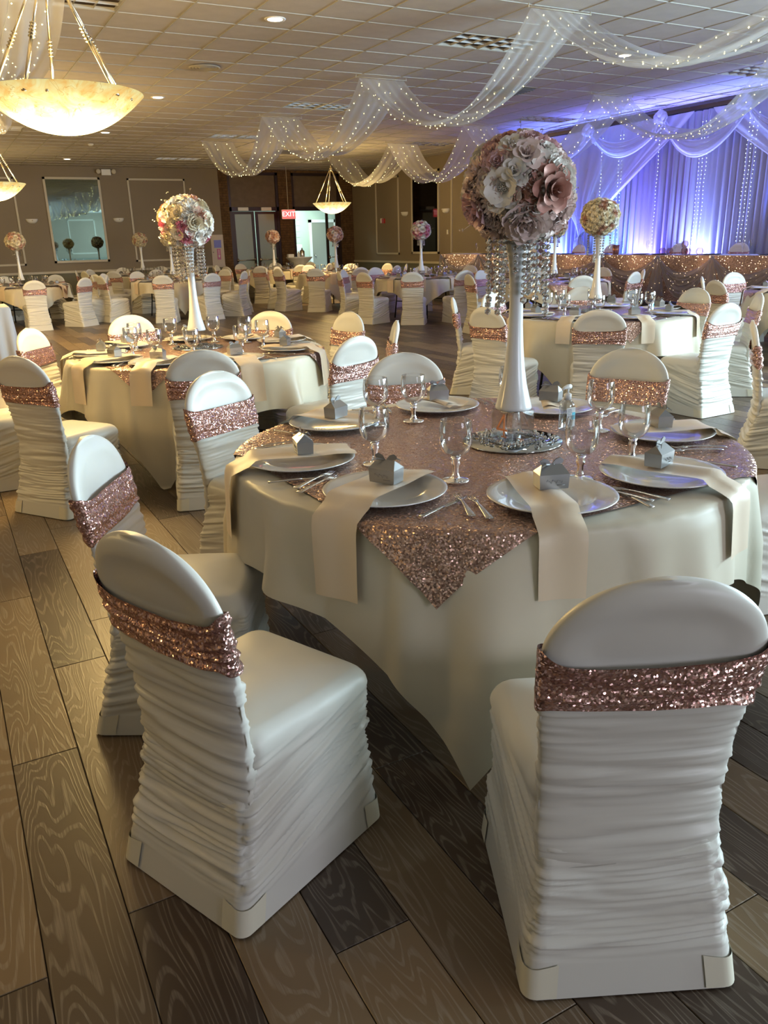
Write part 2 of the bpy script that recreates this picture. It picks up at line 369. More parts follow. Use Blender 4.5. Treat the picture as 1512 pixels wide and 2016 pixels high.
# walls with two-tone paint, chair rail, baseboard, picture-frame moulding
def wallbox(name, x0, x1, y0, y1, z0, z1, mat, parent=None, label=None):
    return struct(name, MB().box(x0, x1, y0, y1, z0, z1).mesh(name, mat, False), parent, label)
BX0, BX1 = 8.21, 12.8   # brick entrance bay
wb = wallbox('wall_back', XL, BX0, YB, YB+.2, .83, HC+.1, MAT['wall'], label='taupe back wall above the chair rail with framed panels')
wallbox('wainscot', XL, BX0, YB, YB+.2, 0, .83, MAT['wainscot'], wb)
wr = struct('wall_right', None, label='taupe right wall with framed panels and blue lit curtain')
# right wall: solid from Y=5 to back; three windows toward the rear
mbu, mbl = MB(), MB()
mbu.box(XR, XR+.2, 4.2, YB+.2, .83, HC+.1); mbl.box(XR, XR+.2, YF, YB+.2, 0, .83)
wy = (-4.6, -1.0, 2.6); edges = [YF]
for c in wy: edges += [c-1.2, c+1.2]
edges.append(4.2)
for a, b in zip(edges[::2], edges[1::2]): mbu.box(XR, XR+.2, a, b, .83, HC+.1)
for c in wy: mbu.box(XR, XR+.2, c-1.2, c+1.2, 3.05, HC+.1); mbu.box(XR, XR+.2, c-1.2, c+1.2, .83, .95)
struct('wall_panel_upper', mbu.mesh('wall_panel_upper', MAT['wall'], False), wr); struct('wainscot', mbl.mesh('wainscot', MAT['wainscot'], False), wr)
for n, c in enumerate(wy):
    fr = MB(); fr.box(XR-.02, XR+.1, c-1.24, c-1.16, .91, 3.09); fr.box(XR-.02, XR+.1, c+1.16, c+1.24, .91, 3.09)
    fr.box(XR-.02, XR+.1, c-1.24, c+1.24, 3.01, 3.09); fr.box(XR-.02, XR+.1, c-1.24, c+1.24, .91, .99); fr.box(XR+.02, XR+.06, c-.03, c+.03, .99, 3.01)
    wn = struct('window_%d' % (n+1), fr.mesh('window', MAT['trim'], False), label='tall daylit window in the right wall'); 
    obj('pane', MB().box(XR+.035, XR+.041, c-1.16, c+1.16, .99, 3.01).mesh('pane', MAT['glass'], False), wn)
m = MB()
for a in ((2.6, 5.8, 3.05, 3.13), (2.6, 5.8, .88, .96), (2.6, 2.68, .88, 3.13), (5.72, 5.8, .88, 3.13), (4.16, 4.24, .88, 3.13)): m.box(a[0], a[1], YF, YF+.05, a[2], a[3])
struct('window_4', m.mesh('window', MAT['trim'], False), label='wide window in the wall behind the camera')  # unseen window frame, added only to dress the rear fill light
wl = wallbox('wall_left', XL-.2, XL, YF, YB+.2, .83, HC+.1, MAT['wall'], label='plain taupe side wall'); wallbox('wainscot', XL-.2, XL, YF, YB+.2, 0, .83, MAT['wainscot'], wl)
wf = wallbox('wall_front', XL-.2, XR+.2, YF-.2, YF, .83, HC+.1, MAT['wall'], label='taupe wall opposite the wall mirror'); wallbox('wainscot', XL-.2, XR+.2, YF-.2, YF, 0, .83, MAT['wainscot'], wf)
def rail(name, x0, x1, y0, y1, zc, h, parent=None):
    m = MB().box(x0, x1, y0, y1, zc-h/2, zc+h/2); return struct(name, m.mesh(name, MAT['trim'], False), parent)
rail('trim_1', XL, BX0, YB-.03, YB, .83, .06); rail('trim_2', XR-.03, XR, 4.2, YB, .83, .06)
rail('baseboard_back', XL, BX0, YB-.02, YB, .09, .18); rail('baseboard_right', XR-.02, XR, YF, YB, .09, .18)
rail('baseboard_left', XL, XL+.02, YF, YB, .09, .18); rail('trim_3', XL, XL+.03, YF, YB, .83, .06)
def frame_on_back(x0, x1, z0, z1, nm, w=.05, dp=.025):
    m = MB()
    for a in ((x0, x1, z1-w, z1), (x0, x1, z0, z0+w), (x0, x0+w, z0, z1), (x1-w, x1, z0, z1)): m.box(a[0], a[1], YB-dp, YB+.001, a[2], a[3])
    return m.mesh(nm, MAT['trim'], False)
def frame_on_right(y0, y1, z0, z1, nm, w=.05, dp=.025):
    m = MB()
    for a in ((y0, y1, z1-w, z1), (y0, y1, z0, z0+w), (y0, y0+w, z0, z1), (y1-w, y1, z0, z1)): m.box(XR-dp, XR+.001, a[0], a[1], a[2], a[3])
    return m.mesh(nm, MAT['trim'], False)
n = 4
for a, b in ((5.47, 7.16), (.75, 2.42), (-3.6, -1.9)): struct('trim_%d' % n, frame_on_back(a, b, 1.05, 3.36, 'trim')); n += 1
for a, b in ((22.30, 23.77), (17.55, 19.42), (15.0, 16.9)): struct('trim_%d' % n, frame_on_right(a, b, 1.05, 3.30, 'trim')); n += 1
for k, (x, yy) in enumerate(((-4.5, 0), (-1.5, 0), (1.5, 0), (8.5, 0))):   # panels on the wall the mirror looks at
    m = MB()
    for a in ((x, x+1.7, 3.2, 3.25), (x, x+1.7, 1.1, 1.15), (x, x+.05, 1.1, 3.25), (x+1.65, x+1.7, 1.1, 3.25)): m.box(a[0], a[1], YF, YF+.025, a[2], a[3])
    struct('trim_%d' % n, m.mesh('trim', MAT['trim'], False)); n += 1
mr = thing('wall_mirror', 'tall cream framed mirror on the back wall reflecting the room', 'mirror', (3.94, YB, 2.23))
m = MB(); w_, h_ = .765, 1.145
for a in ((-w_, w_, h_-.06, h_), (-w_, w_, -h_, -h_+.06), (-w_, -w_+.06, -h_, h_), (w_-.06, w_, -h_, h_)): m.box(a[0], a[1], -.035, 0, a[2], a[3])
obj('mirror_frame', m.mesh('mirror_frame', MAT['trim'], False), mr); obj('mirror_pane', MB().box(-w_+.05, w_-.05, -.02, -.002, -h_+.05, h_-.05).mesh('mirror_pane', MAT['mirror_dark'], False), mr)
mr = thing('wall_mirror', 'black looking framed mirror on the right wall above far table', 'mirror', (XR, 20.77, 2.19))
m = MB(); w_, h_ = .75, 1.12
for a in ((-w_, w_, h_-.06, h_), (-w_, w_, -h_, -h_+.06), (-w_, -w_+.06, -h_, h_), (w_-.06, w_, -h_, h_)): m.box(-.035, 0, a[0], a[1], a[2], a[3])
obj('mirror_frame', m.mesh('mirror_frame', MAT['trim'], False), mr)
obj('mirror_pane', MB().box(-.02, -.002, -w_+.05, w_-.05, -h_+.05, h_-.05).mesh('mirror_pane', principled('black_mirror', (.05, .05, .05), .04, metal=1), False), mr)

# brick entrance bay
bay = struct('wall_bay', None, label='brown brick entrance bay with dark doors')
def brickwork(x0, x1, z0, z1, parent, y=YB):
    obj('mortar_bed', MB().box(x0, x1, y+.012, y+.2, z0, z1).mesh('mortar_bed', MAT['mortar'], False), parent)
    m = MB(); bh, bwid = .074, .215; r = 0; z = z0
    while z < z1-.03:
        x = x0-(bwid/2 if r % 2 else 0)
        while x < x1-.01:
            a, b = max(x, x0)+.004, min(x+bwid, x1)-.004
            if b-a > .02: m.box(a, b, y+random.uniform(-.003, .002), y+.02, z+.005, min(z+bh, z1)-.005)
            x += bwid
        z += bh; r += 1
    obj('bricks', m.mesh('bricks', MAT['brick'], False), parent, kind='stuff')
brickwork(BX0, 8.50, 0, HC, bay); brickwork(10.16, 10.62, 0, HC, bay); brickwork(12.33, XR, 0, HC, bay)
brickwork(8.50, 10.16, 3.58, HC, bay); brickwork(10.62, 12.33, 3.58, HC, bay)
for a, b in ((8.50, 10.16), (10.62, 12.33)):
    obj('transom_panel', MB().box(a+.07, b-.07, YB+.10, YB+.16, 2.55, 3.52).mesh('transom_panel', MAT['panel_brown'], False), bay)
    m = MB(); m.box(a, b, YB+.03, YB+.17, 3.50, 3.58); m.box(a, b, YB+.03, YB+.17, 2.45, 2.57); m.box(a, a+.08, YB+.03, YB+.17, 0, 3.58); m.box(b-.08, b, YB+.03, YB+.17, 0, 3.58)
    obj('door_surround', m.mesh('door_surround', MAT['door_frame'], False), bay)
def glass_door(n, x0, x1, side, label, pane='frosted', y=YB+.08, rz=0.):
    w = x1-x0; d = struct('door_%d' % n, None, label=label); d.location = (x0, y, 0); d.rotation_euler = (0, 0, rz)
    m = MB(); m.box(0, .09, -.022, .022, .01, 2.44); m.box(w-.09, w, -.022, .022, .01, 2.44); m.box(.09, w-.09, -.022, .022, .01, .22); m.box(.09, w-.09, -.022, .022, 2.36, 2.44)
    obj('door_frame', m.mesh('door_frame', MAT['door_frame'], False), d)
    obj('pane', MB().box(.09, w-.09, -.006, .006, .22, 2.36).mesh('pane', MAT[pane], False), d)
    t = MB().tube([(.07, -.07, .98), (w-.07, -.07, .98)], .016, 8); t.box(.05, .10, -.08, -.02, .93, 1.03); t.box(w-.10, w-.05, -.08, -.02, .93, 1.03)
    obj('push_bar', t.mesh('push_bar', MAT['silver']), d)
    obj('door_closer', MB().bbox(w/2-.17, w/2+.17, -.09, -.022, 2.46, 2.56, .01).mesh('door_closer', MAT['white'], False), d)
glass_door(1, 8.58, 9.31, 1, 'left leaf of the frosted glass double door')
glass_door(2, 9.35, 10.08, 1, 'right leaf of the frosted glass double door')
glass_door(3, 10.70, 11.42, 1, 'clear glass door leaf open on the foyer', 'glass', YB+.1, 1.35)
glass_door(4, 11.80, 12.25, 1, 'narrow dark glass door leaf right of the foyer opening', 'glass')
# foyer seen through the opening
fo = struct('wall_foyer', MB().box(8.2, 14.2, YB+3.0, YB+3.1, 0, 3.2).mesh('foyer_wall', MAT['foyer'], False), label='pale green tiled foyer wall beyond the open doorway')
mt = MB()
for r in range(12):
    for c in range(9): mt.box(10.3+c*.2+.005, 10.3+c*.2+.195, YB+2.985, YB+3.0, .05+r*.2, .05+r*.2+.19)
obj('wall_tiles', mt.mesh('wall_tiles', MAT['tile_green'], False), fo, kind='stuff')
fd = struct('door_5', MB().box(12.55, 13.45, YB+2.94, YB+3.0, 0, 2.15).mesh('door', MAT['grey_door'], False), label='closed grey door in the foyer wall')
m = MB(); m.box(12.45, 12.55, YB+2.92, YB+3.0, 0, 2.25); m.box(13.45, 13.55, YB+2.92, YB+3.0, 0, 2.25); m.box(12.45, 13.55, YB+2.92, YB+3.0, 2.15, 2.25)
obj('door_frame', m.mesh('door_frame', MAT['white'], False), fd); obj('knob', MB().lathe([(0, 0), (.03, .01), (.035, .04), (0, .06)], 12, Matrix.Translation((12.65, YB+2.94, 1.0)) @ Matrix.Rotation(PI/2, 4, 'X')).mesh('knob', MAT['silver']), fd)
obj('hallway_sign', MB().bbox(11.55, 11.63, YB+2.9, YB+2.98, 1.9, 2.1, .005).mesh('hallway_sign', MAT['black'], False), None, label='small black wall box beside the grey foyer door', cat='sign')
obj('dark_picture', MB().bbox(11.0, 11.45, YB+2.93, YB+2.98, 1.1, 1.95, .01).mesh('dark_picture', MAT['black'], False), None, label='black panel hung on the pale foyer wall', cat='picture')
obj('towel_dispenser', MB().bbox(11.85, 12.1, YB+2.85, YB+2.98, .7, 1.4, .02).mesh('towel_dispenser', MAT['white'], False), None, label='white dispenser on the foyer wall left of grey door', cat='dispenser')
mf = MB(); mf.box(8.2, 8.25, YB+.2, YB+3.1, 0, 3.2); mf.box(14.2, 14.25, YB+.2, YB+3.1, 0, 3.2); mf.box(8.2, 14.2, YB+.2, YB+3.1, 3.2, 3.25)
obj('foyer_side', mf.mesh('foyer_side', MAT['foyer'], False), fo)
light('foyer_lamp', 'AREA', (11.6, YB+1.7, 3.1), 75, (.72, .95, .84), (0, 0, -1), shape='DISK', size=1.0)

# ceiling fixtures ------------------------------------------------
# troffers
m = MB(); m.box(-.61, -.585, -.305, .305, 0, .1); m.box(.585, .61, -.305, .305, 0, .1); m.box(-.61, .61, -.305, -.28, 0, .1); m.box(-.61, .61, .28, .305, 0, .1); m.box(-.61, .61, -.305, .305, .1, .11)
tf = m.mesh('troffer_frame', MAT['tbar'], False)
m = MB()
for k in range(1, 6): m.grid(lambda u, v, k=k: (-.585+k*.195+(.012 if v > .5 else -.0)*(1-abs(2*v-1)), -.28+.56*u, .005+.06*v), 2, 3)
for k in range(1, 3): m.grid(lambda u, v, k=k: (-.585+1.17*u, -.28+k*.187, .005+.06*v), 2, 3)
for k in range(6):
    for q in range(3): m.grid(lambda u, v, k=k, q=q: (-.585+.195*(k+u), -.28+.187*(q+v), .065+.03*math.sin(PI*v)), 3, 5)
tl = m.mesh('louver', MAT['lens'], True)
names = {0: 'over the right middle table', 1: 'second along the middle row', 2: 'third along the middle row', 3: 'at the far end of the middle row', 4: 'before the brick entrance bay', 5: 'behind the small drapes at right', 6: 'above the head table end', 7: 'before the blue curtain top', 8: 'at the top left above the big bowl lamp', 9: 'far left behind the big bowl lamp'}
for k, (x, y) in enumerate(TROF):
    t = thing('ceiling_light_panel', 'recessed louvred ceiling light, unlit, ' + names.get(k, 'outside the view, number %d of its row' % k), 'ceiling light', (x+.61, y+.305, HC))
    obj('frame', tf, t); obj('louver', tl, t)
# downlights
dm = MB().lathe([(.075, 0), (.105, -.006), (.11, 0), (.11, .02)], 28, cap=False).mesh('trim_ring', MAT['white'])
dl = MB().lathe([(0, -.003), (.078, -.003)], 24, cap=False).mesh('lens', MAT['led'])
for k, (x, y, nm) in enumerate(((3.56, 8.69, 'brightest, centre of the ceiling'), (3.56, 13.63, 'right of the big bowl lamp rim'), (3.56, 17.96, 'peeking from behind the big bowl lamp'), (3.6, 23.4, 'farthest, over the wall mirror'), (8.33, 8.6, 'between the big drapes at right'), (3.56, 3.8, 'over the front table'), (8.33, 3.8, 'out of view right of the front table'), (-1.2, 8.7, 'left of the view, near row'), (-1.2, 13.6, 'left of the view, far row'))):
    t = thing('downlight', 'round lit recessed downlight, ' + nm, 'downlight', (x, y, HC)); obj('trim_ring', dm, t); obj('lens', dl, t)
    light('downlight_beam', 'SPOT', (x, y, HC-.03), 45, (1, .88, .68), (0, 0, -1), spot_size=1.9, spot_blend=.8, shadow_soft_size=.08)
# diffusers
dv = MB()
for r0 in (.17, .13, .09, .05): dv.lathe([(r0, -.004), (r0+.02, -.018), (r0+.03, -.004)], 28, cap=False)
dv.lathe([(.20, -.004), (0, -.003)], 28, cap=False); dvm = dv.mesh('diffuser_cone', MAT['trim'])
for x, y, nm in ((3.57, 11.2, 'in the open ceiling right of the bowl lamp'), (11.37, 11.07, 'small, just before the curtain top')):
    obj('air_diffuser', dvm, None, (x, y, HC-.002), label='round air diffuser ' + nm, cat='vent', scale=1 if x < 5 else .5)
vm = MB()
for q in range(8): vm.box(-.28, .28, -.28+q*.075, -.265+q*.075, -.03, .002, Matrix.Rotation(0, 4, 'X'))
vm.box(-.3, .3, -.3, -.28, -.012, .002); vm.box(-.3, .3, .28, .3, -.012, .002); vm.box(-.3, -.28, -.3, .3, -.012, .002); vm.box(.28, .3, -.3, .3, -.012, .002)
vmm = vm.mesh('grille', principled('dark_grille', (.13, .12, .12), .5), False)
for x, y, nm in ((8.45, 11.22, 'behind the second drape'), (8.45, 20.3, 'near the small hanging bowl lamp'), (9.67, 20.3, 'right of the small bowl lamp hook'), (1.9, 15.5, 'far left')):
    obj('air_return_grille', vmm, None, (x, y, HC-.004), label='square slatted return air grille ' + nm, cat='vent')

# ================================================================ CHAIRS
def prof(z, pts):
    return np.interp(z, [p[0] for p in pts], [p[1] for p in pts])
YBK = [(0, -.27), (.1, -.245), (.25, -.208), (.33, -.190), (.40, -.170), (.5, -.160)]
def ruche(s, z, seed, slope, amp):
    """folds of gathered stretch cloth: fine near the seams (s=0,1), broad in the middle"""
    zz = z + slope*(s-.5) + .012*np.sin(PI*s) + .008*vnoise(s*1.3, z*6, seed+5)
    a = vnoise(s*.8+seed, zz*40, seed); b = vnoise(s*1.5+seed*3, zz*74, seed+1); c = vnoise(s*2.6+seed, zz*140, seed+2)
    edge = np.abs(2*s-1)**3
    ridge = lambda q: 2.4*np.abs(q)-.8
    return amp*(.75*ridge(a)*(1-.3*edge) + .45*ridge(b) + .30*ridge(c)*(.35+edge))
def make_skirt(seed, nz=125, k=1.0):
    """seat cover: four ruched faces down to the floor plus a padded top"""
    nb, nsd, nf = int(34*k), int(30*k), int(26*k)
    segs = [('b', nb), ('r', nsd), ('f', nf), ('l', nsd)]
    fid = np.concatenate([np.full(n, i) for i, (q, n) in enumerate(segs)]); s = np.concatenate([np.arange(n)/n for q, n in segs]); n = len(s)
    zs = np.concatenate([np.linspace(.004, .415, nz), .415+.055*np.sin(np.linspace(0, 1, 9)[1:]*PI/2)])
    V = []; rings = []
    for j, z in enumerate(zs):
        zc = min(z, .44); yb = float(prof(zc, YBK)); yf = float(prof(zc, [(0, .245), (.25, .235), (.42, .245)])); w = float(prof(zc, [(0, .224), (.2, .205), (.34, .198), (.42, .212)]))
        inset = 0 if z <= .415 else .045*(1-math.cos(math.asin(min(1, (z-.415)/.055))))
        x0, x1, y0, y1 = -w+inset, w-inset, yb+inset*.3, yf-inset; rc = .028 if z < .3 else .04
        P2 = np.zeros((n, 2))
        cn = [(x0, y0), (x1, y0), (x1, y1), (x0, y1)]
        for i in range(4):
            a = np.array(cn[i]); b = np.array(cn[(i+1) % 4]); mk = fid == i; P2[mk] = a+(b-a)*s[mk][:, None]
        # round the corners
        cx = np.clip(P2[:, 0], x0+rc, x1-rc); cy = np.clip(P2[:, 1], y0+rc, y1-rc); d = P2-np.stack([cx, cy], 1); ln = np.linalg.norm(d, axis=1)+1e-9
        out = d/ln[:, None]; corner = (np.abs(d[:, 0]) > 1e-4) & (np.abs(d[:, 1]) > 1e-4)
        P2[corner] = (np.stack([cx, cy], 1)+out*rc)[corner]
        sl = np.choose(fid, [0.0, -.13, .0, .13]); up = np.clip((.44-z)/.06, 0, 1)*np.clip((z-.072)/.05, .0, 1)
        nrm = np.where(corner[:, None], out, np.array([[0, -1], [1, 0], [0, 1], [-1, 0]], float)[fid])
        dsp = ruche(s, np.full(n, z), seed*7, sl, .0098)*up
        seam = np.exp(-(np.minimum(s, 1-s)*30)**2)*.006*up
        P2 = P2+nrm*(dsp-seam)[:, None]
        P2[:, 0] *= 1-.09*np.clip((z-.2)/.2, 0, 1)*np.clip((.05-P2[:, 1])/.25, 0, 1)
        rings.append(np.concatenate([P2, np.full((n, 1), z)], 1))
    top = rings[-1]; cen = np.array([0, .03, 0])
    for q, dz in ((.8, .008), (.55, .013), (.3, .016), (.08, .017)):
        r = top.copy(); r[:, :2] = cen[:2]+(top[:, :2]-cen[:2])*q; r[:, 2] = .470+dz+.0025*vnoise(r[:, 0]*14+seed, r[:, 1]*9, seed); rings.append(r)
    V = np.concatenate(rings); m = len(rings); F = []
    for j in range(m-1):
        for i in range(n): a, b = j*n+i, j*n+(i+1) % n; F.append((a, b, b+n, a+n))
    F.append(tuple(range((m-1)*n, m*n)))
    return mesh('seat_cover', V, F, MAT['spandex'])
YC = [(.28, -.176), (.36, -.168), (.45, -.166), (.60, -.184), (.75, -.212), (.93, -.250)]
HW = [(.28, .188), (.36, .190), (.44, .188), (.55, .193), (.66, .203), (.74, .207), (.80, .208)]
def half_w(z): return float(prof(z, HW)) if z < .768 else .208*math.sqrt(max(1e-6, 1-((z-.768)/.166)**2))
def make_back(seed, nz=90, n=72):
    zs = np.concatenate([np.linspace(.28, .768, nz), .768+.166*np.sin(np.linspace(0, PI/2, 30)[1:])]); rings = []
    t = np.arange(n)*2*PI/n; s = np.abs(((t/PI) % 1))
    for z in zs:
        w = half_w(z); yc = float(prof(z, YC)); th = .021 if z < .86 else max(.006, .021*math.sqrt(max(.02, 1-((z-.86)/.065)**2)))
        ex = .38; x = np.sign(np.cos(t))*np.abs(np.cos(t))**ex*w; y = np.sign(np.sin(t))*np.abs(np.sin(t))**.7*th
        ss = (x/w+1)/2; up = np.clip((.67-z)/.04, 0, 1); bow = .010*(1-(2*ss-1)**2)
        d = ruche(ss, np.full(n, z)-.012*np.sin(PI*ss), seed*5+3, 0, .0078)*up
        # stretched smooth head: shallow hollow where the frame shows
        head = np.clip((z-.74)/.03, 0, 1); rr = np.sqrt(((2*ss-1)/.86)**2+((z-.80)/.095)**2); hol = -.009*np.clip((1-rr)*3, 0, 1)*head
        sg = np.sign(np.sin(t))*(np.abs(np.sin(t)) > .25)
        rings.append(np.stack([x*(1+d*2), yc-bow+y+sg*(d+hol), np.full(n, z)], 1))
    V = np.concatenate(rings); m = len(rings); F = []
    for j in range(m-1):
        for i in range(n): a, b = j*n+i, j*n+(i+1) % n; F.append((a, b, b+n, a+n))
    F += [tuple(range(n-1, -1, -1)), tuple(range((m-1)*n, m*n))]
    return mesh('back_cover', V, F, MAT['spandex'])
def make_sash(seed, n=72, nz=26):
    rings = []; t = np.arange(n)*2*PI/n
    for k, q in enumerate(np.linspace(0, 1, nz)):
        base = .660+.125*q; w = .21; cx = np.cos(t)
        zz = base - .022*np.sin(t)**2*(1 if True else 0)*q*(.6+.4*np.sign(-np.sin(t))) + .012*np.abs(cx)**4*(2*q-1) + .004*vnoise(t*2+seed, np.full(n, q*3), seed)
        yc = prof(zz, YC); wz = np.array([half_w(min(v, .77)) for v in zz])+.006
        x = np.sign(np.cos(t))*np.abs(np.cos(t))**.38*wz; y = np.sign(np.sin(t))*np.abs(np.sin(t))**.7*.028
        ss = (x/wz+1)/2; fold = .006*(1-2*np.abs(vnoise(ss*1.2+seed, np.full(n, q*5.2)+.25*np.sin(PI*ss), seed+4)))+.0025*vnoise(ss*9, np.full(n, q*9), seed+9)
        sg = np.sin(t)/np.maximum(.35, np.abs(np.sin(t)))
        bow = .010*(1-(2*ss-1)**2)
        rings.append(np.stack([x, yc-bow+y+sg*(fold+.003), zz], 1))
    V = np.concatenate(rings); F = []
    for j in range(nz-1):
        for i in range(n): a, b = j*n+i, j*n+(i+1) % n; F.append((a, b, b+n, a+n))
    return mesh('sash', V, F, MAT['sequin'])
def make_pocket(sx, sy):
    """doubled cloth patch wrapping one bottom corner"""
    m = MB(); yb = -.271 if sy < 0 else .246; w = .225
    def f(u, v):
        z = .008+.070*v*(1-.12*math.sin(PI*u)); k = z/.1; yy = yb+(.025*k if sy < 0 else -.004*k); ww = w-.009*k; rc = .028
        L_ = .062; d = (u-.5)*2*L_; yy += sy*.0025; ww += .0025
        if d < -.02: return (sx*ww, yy-sy*(rc+(-d-.02)), z)
        if d > .02: return (sx*(ww-rc-(d-.02)), yy, z)
        a = (d+.02)/.04*PI/2; return (sx*(ww-rc+rc*math.cos(a)), yy-sy*rc+sy*rc*math.sin(a), z)
    m.grid(f, 17, 5); me = m.mesh('foot_pocket', MAT['pocket']); return me
SK = [make_skirt(s) for s in (1, 2, 3)]; BK = [make_back(s) for s in (1, 2, 3)]; SA = [make_sash(s) for s in (1, 2, 3)]
SKL = [make_skirt(4, 40, .45)]; PK = [make_pocket(a, b) for a in (-1, 1) for b in (-1, 1)]
nchair = [0]
def chair(x, y, facing, label, group, near=True, pockets=False, z=0.):
    """x,y = seat centre; facing = direction (radians) the sitter looks"""
    k = nchair[0] % 3; nchair[0] += 1
    t = thing('banquet_chair', label, 'chair', (x, y, z), facing-PI/2, group)
    s = obj('seat_cover', SK[k] if near else SKL[0], t); obj('back_cover', BK[k], t); obj('sash', SA[k], t)
    if pockets:
        for q in PK: obj('foot_pocket', q, s, label='doubled paler cloth at a chair foot')
    return t
def clock(tx, ty, ang):
    base = math.atan2(-ty, -tx); d = (math.degrees(ang-base)+360) % 360      # 0 = toward the camera
    return d
HOURS = ['twelve', 'one', 'two', 'three', 'four', 'five', 'six', 'seven', 'eight', 'nine', 'ten', 'eleven']
def hours(tx, ty, angs):
    """distinct clock places, six o'clock nearest the camera"""
    raw = [((6-clock(tx, ty, a)/30) % 12, i) for i, a in enumerate(angs)]
    out = [None]*len(angs); used = set()
    for v, i in sorted(raw, key=lambda q: abs(q[0]-round(q[0]))):
        h = int(round(v)) % 12
        for dd in (0, 1, -1, 2, -2, 3, -3):
            if (h+dd) % 12 not in used: h = (h+dd) % 12; break
        used.add(h); out[i] = HOURS[h]
    return out

# ================================================================ TABLE WARE MESHES
def build_charger():
    m = MB(); m.lathe([(0, .004), (.105, .004), (.118, .007), (.128, .012), (.172, .015), (.186, .019), (.188, .017), (.172, .010), (.125, .003), (.105, 0), (0, 0)], 56, cap=False)
    return m.mesh('charger_plate', MAT['charger'])
CHARGER = build_charger()
def build_napkin(seed, hang=.20, wd=.135, tailr=.0):
    rr = random.Random(seed); m = MB(); R0 = .905
    path = [(.50, .026), (.56, .031), (.66, .029), (.76, .033), (.84, .036), (.885, .020), (R0, .012), (R0+.020, .004), (R0+.032, -.02)]
    k = 8
    for i in range(1, k+1): path.append((R0+.034+.012*i/k, -.02-hang*i/k))
    cum = [0]
    for a, b in zip(path, path[1:]): cum.append(cum[-1]+math.hypot(b[0]-a[0], b[1]-a[1]))
    tot = cum[-1]; ph = rr.uniform(0, 6)
    def f(u, v):
        s = v*tot; r = np.interp(s, cum, [p[0] for p in path]); z = np.interp(s, cum, [p[1] for p in path])
        x = (u-.5)*wd*(1+.06*math.sin(3*v+ph)) + .012*math.sin(2.2*v+ph)
        bend = .006*math.sin(u*6+ph+v*2)*(1-.4*v)+(.004*math.sin(PI*u) if z > 0 else 0)
        if z > 0: z += bend*.8+(-.010 if r > .86 else 0)*abs(2*u-1)
        else: r += bend*.8
        return (x, r, z)
    m.grid(f, 13, 30); me = m.mesh('napkin', MAT['napkin'])
    return me
NAPK = [build_napkin(i, h, w) for i, (h, w) in enumerate(((.20, .135), (.22, .15), (.17, .125)))]
def build_napkin_flat(seed):
    "napkin folded to a pointed parcel wholly on the plate"
    m = MB(); rr = random.Random(seed)
    def f(u, v):
        w = .075*(1-.55*v); x = (u-.5)*2*w+.02*v; y = -.12+.24*v
        z = .022+.010*math.sin(PI*v)+.006*math.sin(u*7+seed)*(1-v)+.004*abs(u-.5)
        return (x, y, z)
    m.grid(f, 11, 14)
    def g(u, v):
        x, y, z = f(u, v); return (x*.8-.012, y*.86+.008, z+.007+.004*math.sin(PI*u))
    m.grid(g, 11, 14); return m.mesh('folded_napkin', MAT['napkin'])
NAPF = [build_napkin_flat(i) for i in range(2)]
for me in NAPK+NAPF: pass
def build_box():
    m = MB(); a, b, h, t = .036, .023, .036, .056
    V = [(-a, -b, 0), (a, -b, 0), (a, b, 0), (-a, b, 0), (-a-.002, -b-.001, h), (a+.002, -b-.001, h), (a+.002, b+.001, h), (-a-.002, b+.001, h), (-a*.72, 0, t), (a*.72, 0, t)]
    m.add(V, [(3, 2, 1, 0), (0, 1, 5, 4), (1, 2, 6, 5), (2, 3, 7, 6), (3, 0, 4, 7), (4, 5, 9, 8), (6, 7, 8, 9), (5, 6, 9), (7, 4, 8)])
    body = m.mesh('carton', MAT['box'], False)
    w = MB()
    for sx in (-1, 1):
        pts = [(0, 0), (.010, .012), (.022, .016), (.031, .010), (.028, .002), (.016, -.001)]
        for dy in (-.0012, .0012):
            w.add([(sx*x, dy+.002*sx, t+z) for x, z in pts], [tuple(range(6)) if (dy > 0) == (sx > 0) else tuple(range(5, -1, -1))])
        w.tube([(sx*.004, 0, t), (sx*.02, .012*sx, t+.004), (sx*.033, .018*sx, t-.002)], [.0016, .0025, .001], 6)
    wing = w.mesh('bow_flap', MAT['box'], False)
    p = MB(); pts = [(-.020+.040*i/22, -b-.0016-.0002, .020+.006*math.sin(i*1.3)*math.cos(i*.45)) for i in range(23)]
    p.tube(pts, .0004, 4); p.box(.006, .026, -b-.0018, -b-.0012, .009, .0105)
    return body, wing, p.mesh('printed_script', MAT['print'])
BOX, WING, PRN = build_box()
def build_goblet():
    g = MB().lathe([(.0430, .192), (.0462, .172), (.0478, .145), (.0465, .120), (.0400, .098), (.0290, .084), (.0140, .0765), (.0, .0755)], 40, cap=False)
    g.lathe([(0, .0785), (.013, .0795), (.0275, .087), (.0383, .1), (.0448, .121), (.0461, .145), (.0446, .171), (.0416, .192)], 40, cap=False); g.lathe([(.0416, .192), (.0424, .1932), (.0430, .192)], 40, cap=False)
    s = MB().lathe([(0, .0765), (.014, .0745), (.0105, .066), (.0125, .060), (.0135, .055), (.011, .050), (.0085, .040), (.0080, .028), (.0095, .020), (.0125, .015), (.0115, .011), (.018, .008), (.030, .0055), (.0385, .003), (.040, .001), (.039, 0), (0, .0)], 32, cap=False)
    return g.mesh('bowl', MAT['glass']), s.mesh('stem', MAT['solid_glass'])
GB, GST = build_goblet()
